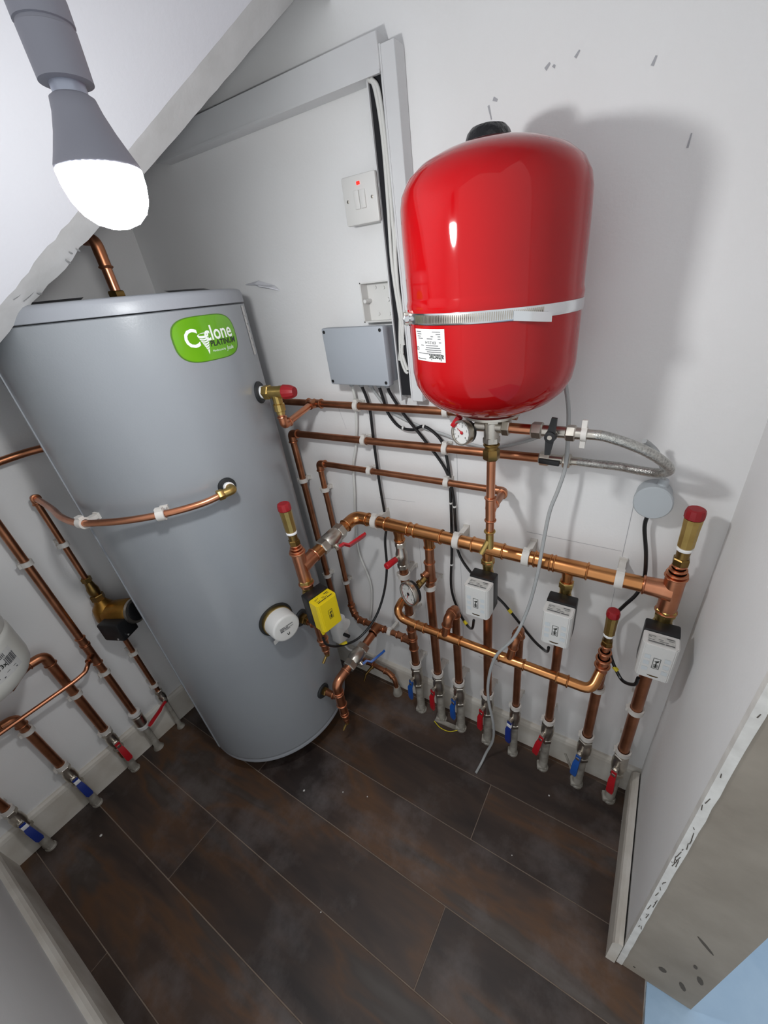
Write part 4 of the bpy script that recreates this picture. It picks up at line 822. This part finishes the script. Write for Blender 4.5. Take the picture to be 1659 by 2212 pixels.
# vessel bracket
MB().box(VX - .03, VX + .03, VY + VR - .004, -.001, 1.53, 1.565).build('wall_bracket', CHROME, ve, smooth=False)
# connection under the vessel
cr_ = thing('vessel_cross_fitting', 'nickel cross fitting below the red vessel', 'pipe fitting', (VX, VY, 1.30))
CZ = 1.328
MB().hexnut((VX, VY, 1.336), (0, 0, 1), .016, .02).cyl((VX, VY, CZ - .03), (VX, VY, 1.352), .0165, 18).cyl((VX - .034, VY, CZ), (VX + .03, VY, CZ), .0125, 16).hexnut((VX + .024, VY, CZ), (1, 0, 0), .016, .0165).hexnut((VX, VY, CZ - .036), (0, 0, 1), .014, .0185).build('body', CHROME, cr_, sharp=30)
vd = pipe('vessel_drop_pipe', 'copper pipe dropping from the red vessel to a brass drain spout', [(VX, VY, 1.27), (VX - .003, VY, 1.06)], .0100, COPPER, fits=[('tee', (VX - .0015, VY, 1.128), (0, 0, 1), .03, (-.02, 1, 0), .03, .0085), ('nut', (VX, VY, 1.266), (0, 0, 1), .024, .0185, BRASSD)])
MB().cyl((VX, VY, 1.30), (VX, VY, 1.274), .0145, 16).bead((VX, VY, 1.288), (0, 0, 1), .0145).build('brass_tail', BRASSD, vd)
MB().bead((VX - .003, VY, 1.066), (0, 0, 1), .0108).cyl((VX - .003, VY, 1.066), (VX - .003, VY, 1.018), .0098, 14).cyl((VX - .003, VY, 1.045), (VX - .018, VY - .02, 1.008), .0068, 12).build('drain_spout', BRASS, vd)
# pressure gauge at the cross
pg = thing('pressure_gauge', 'small white-faced pressure gauge below the red vessel', 'gauge', (1.262, VY, 1.29))
gn = V((-.30, -.94, .12)).normalized(); gc = V((1.258, -.192, 1.316))
MB().cyl((VX - .03, VY, CZ), gc - gn * .02, .009, 12).build('stem', BLACK, pg)
dial(pg, gc, gn, .0275, .026, CHROME, needle=150, red=False)
MB().obox(gc - gn * .012 + V((-.018, 0, .022)), (.6, 0, .8), gn, (-.8, 0, .6), .014, .006, .005, .002).build('red_tab', REDH, pg)
# filling loop
fg_ = thing('filling_valve', 'black-lever valve on the copper tail right of the vessel fitting', 'valve', (1.44, VY, 1.31))
MB().cyl((VX + .038, VY, CZ), (1.412, VY, CZ), .0105, 16).build('copper_tail', COPPER, fg_)
MB().hexnut((1.402, VY, CZ), (1, 0, 0), .022, .0165).cyl((1.42, VY, CZ), (1.50, VY, CZ), .0115, 14).hexnut((1.468, VY, CZ), (1, 0, 0), .018, .0155).build('body', CHROME, fg_, sharp=30)
MB().cyl((1.446, VY - .008, CZ), (1.446, VY - .026, CZ), .008, 12).build('stem', CHROME, fg_)
lv = MB()
for sg in (-1, 1):
    lv.prism([(1.446 - .0085, VY - .027, CZ), (1.446 + .0085, VY - .027, CZ), (1.446 + .006 + sg * .004, VY - .027, CZ + sg * .036), (1.446 - .004 + sg * .004, VY - .027, CZ + sg * .037)], (0, -.006, 0))
lv.lathe((1.446, VY - .024, CZ), (0, -1, 0), [(0, .0115), (.012, .0105), (.013, .005)], 16).build('lever', BLACK, fg_, sharp=30)
MB().lathe((1.446, VY - .0365, CZ), (0, -1, 0), [(0, .005), (.001, .0045)], 10).build('screw', CHROME, fg_)
MB().cyl((1.496, VY, CZ), (1.506, VY, CZ), .0135, 16).obox((1.50, VY, CZ), (1, 0, 0), (0, 1, 0), (0, 0, 1), .005, .004, .027, .001).build('wing_nut', CLIP, fg_)
hs = thing('braided_hose', 'braided steel hose looping from the vessel valve back to the wall pipe', 'hose', (1.6, -.1, 1.2))
hp = [(1.508, VY, CZ), (1.535, VY, CZ - .001), (1.575, VY + .004, CZ - .012), (1.612, VY + .015, CZ - .030), (1.640, VY + .035, CZ - .054), (1.652, -.108, 1.250), (1.638, -.085, 1.232), (1.605, -.065, 1.224), (1.56, -.045, 1.219), (1.51, -.036, 1.215), (1.472, Y1, 1.214)]
MB().tube(spline(hp, 8), .0095, 14).build('braid', BRAID, hs)
MB().cyl((1.505, VY, CZ), (1.53, VY, CZ), .0098, 12).build('ferrule', CHROME, hs); MB().cyl((1.462, Y1, 1.2135), (1.485, Y1, 1.2145), .0098, 12).build('ferrule', CHROME, hs)
fv = thing('filling_valve', 'small dark-lever valve at the end of the second wall pipe', 'valve', (1.43, Y1, 1.19))
MB().hexnut((1.388, Y1, 1.2118), (1, 0, 0), .024, .0165).cyl((1.408, Y1, 1.212), (1.463, Y1, 1.2135), .0115, 14).hexnut((1.442, Y1, 1.2128), (1, 0, 0), .018, .0165).build('body', CHROME, fv, sharp=30)
MB().obox((1.415, Y1 - .018, 1.212), (1, 0, -.05), (0, 1, 0), (0, 0, 1), .024, .004, .006, .002).build('lever', BLACK, fv)

# ================================================================== COIL PIPE ACROSS THE CYLINDER
cp = [tp(-12.5, 1.195, .032), tp(-18, 1.193, .036), tp(-27, 1.188, .038), tp(-40, 1.186, .037), tp(-55, 1.185, .037), tp(-70, 1.182, .037), tp(-84, 1.176, .038), (0.345, -0.655, 1.166), (0.22, -0.634, 1.152), (0.11, -0.622, 1.148), (0.055, -0.62, 1.150)]
cpp = thing('recirculation_pipe', 'copper pipe bending across the front of the cylinder to the left wall', 'pipe', (0.055, -.62, 1.14))
MB().tube(spline(cp, 8), .0084, 14).build('pipe', COPPER, cpp)
e0 = tp(-13, 1.195, .004); en = tn(-13)
MB().lathe(e0, en, [(0, .012), (.006, .0135), (.012, .0135), (.014, .011)], 16).build('sealing_tape', PTFE, cpp)
eb_ = MB().tube(fillet([e0 + en * .012, e0 + en * .034, tp(-19, 1.193, .036)], .015), .011, 14); ax_ = (V(tp(-20, 1.193, .036)) - V(tp(-16, 1.193, .035))).normalized()
eb_.hexnut(tp(-17.2, 1.1935, .0355), ax_, .016, .0135); eb_.build('elbow', BRASS, cpp)
for th, lb_ in ((-79, 'white clip propping the bent pipe off the cylinder near its left edge'), (-43, 'white clip on the bent pipe across the cylinder front')):
    c_ = tp(th, 1.1855 if th > -60 else 1.179, .037); clip(c_, tt(th), -tn(th), .0084, lb_, 'clips on the bent cylinder pipe', .038, .016)
pipe('stub_pipe', 'copper pipe bending from the left wall behind the cylinder at upper left', [(0.05, -.78, 1.262), (0.05, -.66, 1.272), (.06, -.57, 1.278), (.10, -.50, 1.28), (.13, -.48, 1.281)], .0108, COPPERD, smooth=True)

# ================================================================== LEFT WALL PIPES
XL = 0.05; LG = 'copper pipes on the left wall'
pipe('riser_pipe', 'long straight left-wall pipe running up out of view above the white vessel', [(XL, -.722, .10), (XL, -.722, 1.6)], .0112, COPPERD, group=LG, fits=[('tee', (XL, -.722, .575), (0, 0, 1), .045, (.75, -.65, -.1), .034, .0075), ('coupling', (XL, -.722, .64), (0, 0, 1), .03)])
pb = pipe('riser_pipe', 'left-wall pipe nearest the cylinder, carrying the bronze pump', [(XL, -.62, .10), (XL, -.62, 1.150), (XL + .03, -.62, 1.150)], .0086, COPPERD, group=LG, rad=.015, fits=[('elbow', 1, .022)])
pipe('riser_pipe', 'left-wall pipe hooking over towards the white vessel', [(XL, -.82, .10), (XL, -.82, .672), (XL, -.875, .672), (XL + .01, -.93, .64)], .0135, COPPERD, group=LG, rad=.03, fits=[('elbow', 1, .04)])
pipe('riser_pipe', 'left-wall pipe below the white vessel, crossed by the thin bypass pipe', [(XL, -.962, .10), (XL, -.962, .535), (XL, -1.03, .545), (XL, -1.10, .545)], .0128, COPPERD, group=LG, rad=.03, fits=[('elbow', 1, .036)])
pipe('riser_pipe', 'left-wall pipe at the lower left corner, nearest the camera', [(XL, -1.115, .10), (XL, -1.115, .62)], .0118, COPPERD, group=LG)
pipe('bypass_pipe', 'thin copper pipe running sideways across the left-wall pipes', [(XL + .022, -.742, .572), (XL + .04, -.757, .568), (.092, -.768, .557), (.094, -.80, .552), (.094, -1.09, .550)], .0070, COPPER, rad=.022)
LC = [(-.722, .975, .0112, 'upper white clip on the long straight left-wall pipe'), (-.722, .48, .0112, 'lower white clip on the long straight left-wall pipe'), (-.62, .98, .0086, 'white clip on the pump pipe above the pump'),
      (-.62, .475, .0086, 'white clip on the pump pipe just below the pump'), (-.62, .285, .0086, 'white clip on the pump pipe above its red lever'), (-.82, .475, .0135, 'upper white clip on the hooked left-wall pipe'),
      (-.82, .262, .0135, 'lower white clip on the hooked left-wall pipe'), (-.962, .468, .0128, 'white clip below the elbow of the pipe under the white vessel'), (-.962, .262, .0128, 'white clip above the blue lever valve, middle left wall'),
      (-1.115, .262, .0118, 'white clip at the lower left corner pipe')]
for y, z, r, lb_ in LC: clip((XL, y, z), (0, 0, 1), (-1, 0, 0), r, lb_, 'clips on the left-wall pipes', .05, .014)
GLV = 'ball valves above the floor along the left wall'
for y, hm, lb_, tp_ in ((-.82, REDH, 'ball valve with red lever on the hooked left-wall pipe', False), (-.962, NAVYH, 'ball valve with blue lever on the pipe under the white vessel', True), (-1.115, NAVYH, 'ball valve with blue lever at the lower left corner', True)):
    floor_valve(XL, y, (1, 0, 0), lb_, hm, .0112, .205, GLV, -.002, .105, tape=tp_)
lv1 = thing('ball_valve', 'white-collared valve with a red lever sticking sideways on the long left-wall pipe', 'valve', (XL, -.722, 0), GLV)
MB().lathe((XL, -.722, .155), Zv, [(0, .0165), (.01, .0165), (.012, .0195), (.06, .0195), (.062, .0165), (.075, .0165)], 16).build('body', CHROME, lv1, sharp=30)
for z in (.225, .145): MB().lathe((XL, -.722, z), Zv, [(0, .0165), (.002, .021), (.016, .021), (.018, .0165)], 20).build('collar', WPL, lv1, sharp=30)
MB().lathe((XL, -.722, 0), Zv, [(0, .02), (.008, .017), (.02, .0125), (.145, .0125)], 14).build('sleeve', SLEEVE, lv1, sharp=30)
lv2 = thing('ball_valve', 'small valve with a red lever on the pump pipe beside the cylinder', 'valve', (XL, -.62, 0), GLV)
MB().hexnut((XL, -.62, .235), Zv, .015, .0145).lathe((XL, -.62, .175), Zv, [(0, .0115), (.015, .0125), (.022, .0155), (.042, .0155), (.05, .0125), (.06, .0125)], 14).build('body', CHROME, lv2, sharp=30)
MB().cyl((XL + .014, -.62, .205), (XL + .03, -.625, .203), .0065, 10).build('stem', CHROME, lv2)
lever(lv2, (XL + .03, -.625, .203), (XL + .035, -.715, .165), REDH, up=(1, 0, .2), wd=.0065, crank=.004)
MB().lathe((XL, -.62, 0), Zv, [(0, .016), (.008, .014), (.02, .0092), (.175, .0092)], 12).build('sleeve', SLEEVE, lv2, sharp=30)
# bronze pump
pu = thing('circulation_pump', 'bronze circulation pump with a black terminal box on the left wall', 'pump', (XL, -.62, .57))
MB().hexnut((XL, -.62, .825), Zv, .018, .0155).lathe((XL, -.62, .765), Zv, [(0, .014), (.012, .0175), (.03, .0175), (.04, .0145), (.06, .0115)], 16).hexnut((XL, -.62, .745), Zv, .024, .021).build('isolating_valve', BRASSD, pu, sharp=30)
MB().lathe((XL, -.62, .605), Zv, [(0, .014), (.015, .018), (.03, .034), (.07, .04), (.11, .034), (.13, .02), (.142, .018)], 20).build('volute', GOLD, pu)
md = V((.86, .45, .08)).normalized(); m0 = V((XL, -.62, .68))
MB().lathe(m0 + md * .01, md, [(0, .042), (.03, .046), (.085, .046), (.092, .042)], 28).build('motor', GOLD, pu)
MB().lathe(m0 + md * .1, md, [(0, .043), (.004, .046), (.012, .045), (.014, .038)], 28).build('end_rim', CHROME, pu)
MB().lathe(m0 + md * .103, md, [(0, .038), (.014, .036), (.018, .03), (.018, 0)], 28).build('end_cap', BLACK, pu)
bx = m0 + V((.074, -.012, -.022)); 
tbx = MB().obox(bx, (.9, .38, 0), (-.38, .9, 0), (0, 0, 1), .04, .034, .036, .006).build('terminal_box', BLACK, pu)
for q in ((.028, -.022, -.026), (.046, .004, -.02)): MB().lathe(bx + V(q), (.4, -.85, .3), [(0, .0042), (.004, .004), (.005, .002)], 10).build('screw', STEEL, pu)
MB().hexnut((XL, -.62, .582), Zv, .024, .0195).cyl((XL, -.62, .56), (XL, -.62, .585), .012, 14).build('lower_union', BRASSD, pu)
# white vessel at left edge
WX, WY, WR, WZ = .165, -.985, .142, .036
wv_ = thing('white_expansion_vessel', 'white expansion vessel cut off by the left edge of the picture', 'expansion vessel', (WX, WY, .70))
MB().lathe((WX, WY, WZ), Zv, [(.702, .02), (.705, .07), (.714, .104), (.732, .126), (.752, .138), (.775, WR), (.782, WR), (.856, WR), (.862, WR), (.868, WR - .002), (.872, WR - .006), (.876, WR - .003), (.882, WR - .002), (.96, WR - .002), (.99, .134), (1.015, .112), (1.03, .08), (1.04, .04), (1.042, 0)], 64).build('shell', WVES, wv_, sharp=60)
MB().lathe((WX, WY, .66 + WZ), Zv, [(0, .011), (.02, .011), (.022, .03), (.046, .034)], 20).build('neck', CHROME, wv_)
wf = lambda lift: (lambda x, y: V((WX + (WR + lift) * math.cos(math.radians(31) + x / WR), WY + (WR + lift) * math.sin(math.radians(31) + x / WR), .845 + y)))
wl = rects(wf(.0006), [(-.055, .045, -.03, .035)], 10).build('label', PAPER, wv_, smooth=False)
text_mb('013x', .017, (lambda x, y: wf(.0012)(-.005 + x, .004 + y)), .0004).build('print', DPRINT, wl, smooth=False)
rects(wf(.0012), [(-.05, -.035, .012, .03)] + [(.012 + .004 * k, .0142 + .004 * k + .0006 * (k % 3), -.006, .018) for k in range(8)] + [(-.01 + .004 * k, -.0078 + .004 * k, .021, .032) for k in range(8)] + [(-.045, -.02, -.02, -.017), (-.012, .03, -.026, -.023), (-.045, -.02, -.012, -.009), (.0, .03, -.018, -.0165)]).build('barcode', GPRINT, wl, smooth=False)['kind'] = 'stuff'
MB().cyl((WX, WY, .70), (XL + .01, -.93, .642), .0125, 14).build('inlet', COPPERD, wv_)

# ================================================================== LAMP
LX, LY = 1.142, -.678
la = thing('pendant_lamp', 'lit white bulb in a grey pendant lampholder hanging at upper left', 'lamp', (LX, LY, 1.665))
MB().lathe((LX, LY, 0), Zv, [(1.6685, 0), (1.669, .008), (1.6725, .0175), (1.6795, .0255), (1.689, .0305), (1.700, .0328), (1.7105, .0332)], 40, False).build('bulb_dome', GLOW, la, sharp=80)
MB().lathe((LX, LY, 0), Zv, [(1.7105, .0330), (1.7135, .0330), (1.722, .0290), (1.735, .0232), (1.748, .0185), (1.757, .0165), (1.759, .0135)], 36).build('bulb_heatsink', LAMPG, la, sharp=50)
MB().lathe((LX, LY, 0), Zv, [(1.758, .0125), (1.772, .0130)], 24).build('bulb_cap', LAMPM, la)
MB().lathe((LX, LY, 0), Zv, [(1.766, .0175), (1.7665, .0195), (1.796, .0200), (1.7965, .0190), (1.7985, .0190), (1.799, .0205), (1.812, .0205), (1.832, .0175), (1.848, .012), (1.856, .006)], 32).build('lampholder', LAMPG, la, sharp=35)
MB().cyl((LX, LY, 1.85), (LX, LY, zp(LX) - .002), .003, 8).build('flex', CABW, la)
MB().lathe((LX, LY, zp(LX) - .012), Zv, [(0, .01), (.004, .04), (.03, .045)], 28).build('ceiling_rose', WPL, la)

# ================================================================== SMALL LOOSE THINGS
fk_ = tag(MB().prism([(.478, -.001, 1.640), (.53, -.012, 1.637), (.565, -.03, 1.632), (.60, -.022, 1.624), (.618, -.004, 1.616), (.60, -.001, 1.628), (.54, -.001, 1.645)], (0, 0, .0022)).build('plaster_flake', CEIL, smooth=False), 'torn plaster flake sticking out of the wall behind the cylinder lid', 'plaster flake')
crumbs = [(.735, -.555, .004), (.18, -1.01, .005), (1.535, -.155, .003), (.87, -.49, .0025), (1.765, -.12, .003), (1.02, -.78, .002), (.96, -.46, .0022), (1.475, -.38, .002)]
cl_ = ['white plaster crumb on the floor in front of the cylinder foot', 'round white crumb on the floor below the left-wall blue lever valves', 'white crumb on the floor below the sixth floor valve', 'tiny white crumb right of the cylinder foot', 'white crumb on the floor by the right skirting end', 'tiny white crumb on the middle planks', 'tiny white crumb beside the drain tip shadow', 'tiny white crumb near the right planks']
for (x, y, s_), lb_ in zip(crumbs, cl_):
    bm = bmesh.new(); bmesh.ops.create_icosphere(bm, subdivisions=1, radius=s_)
    mb = MB(); mb.add([(x + q.co.x * random.uniform(.8, 1.3), y + q.co.y * random.uniform(.7, 1.2), max(0.0, s_ * .5 + q.co.z * .6)) for q in bm.verts], [tuple(q.index for q in f_.verts) for f_ in bm.faces]); bm.free()
    tag(mb.build('plaster_crumb', DUST, sharp=20), lb_, 'crumb', 'plaster crumbs on the floor')

for o in ALL:
    if '_w' in o.keys(): del o['_w']
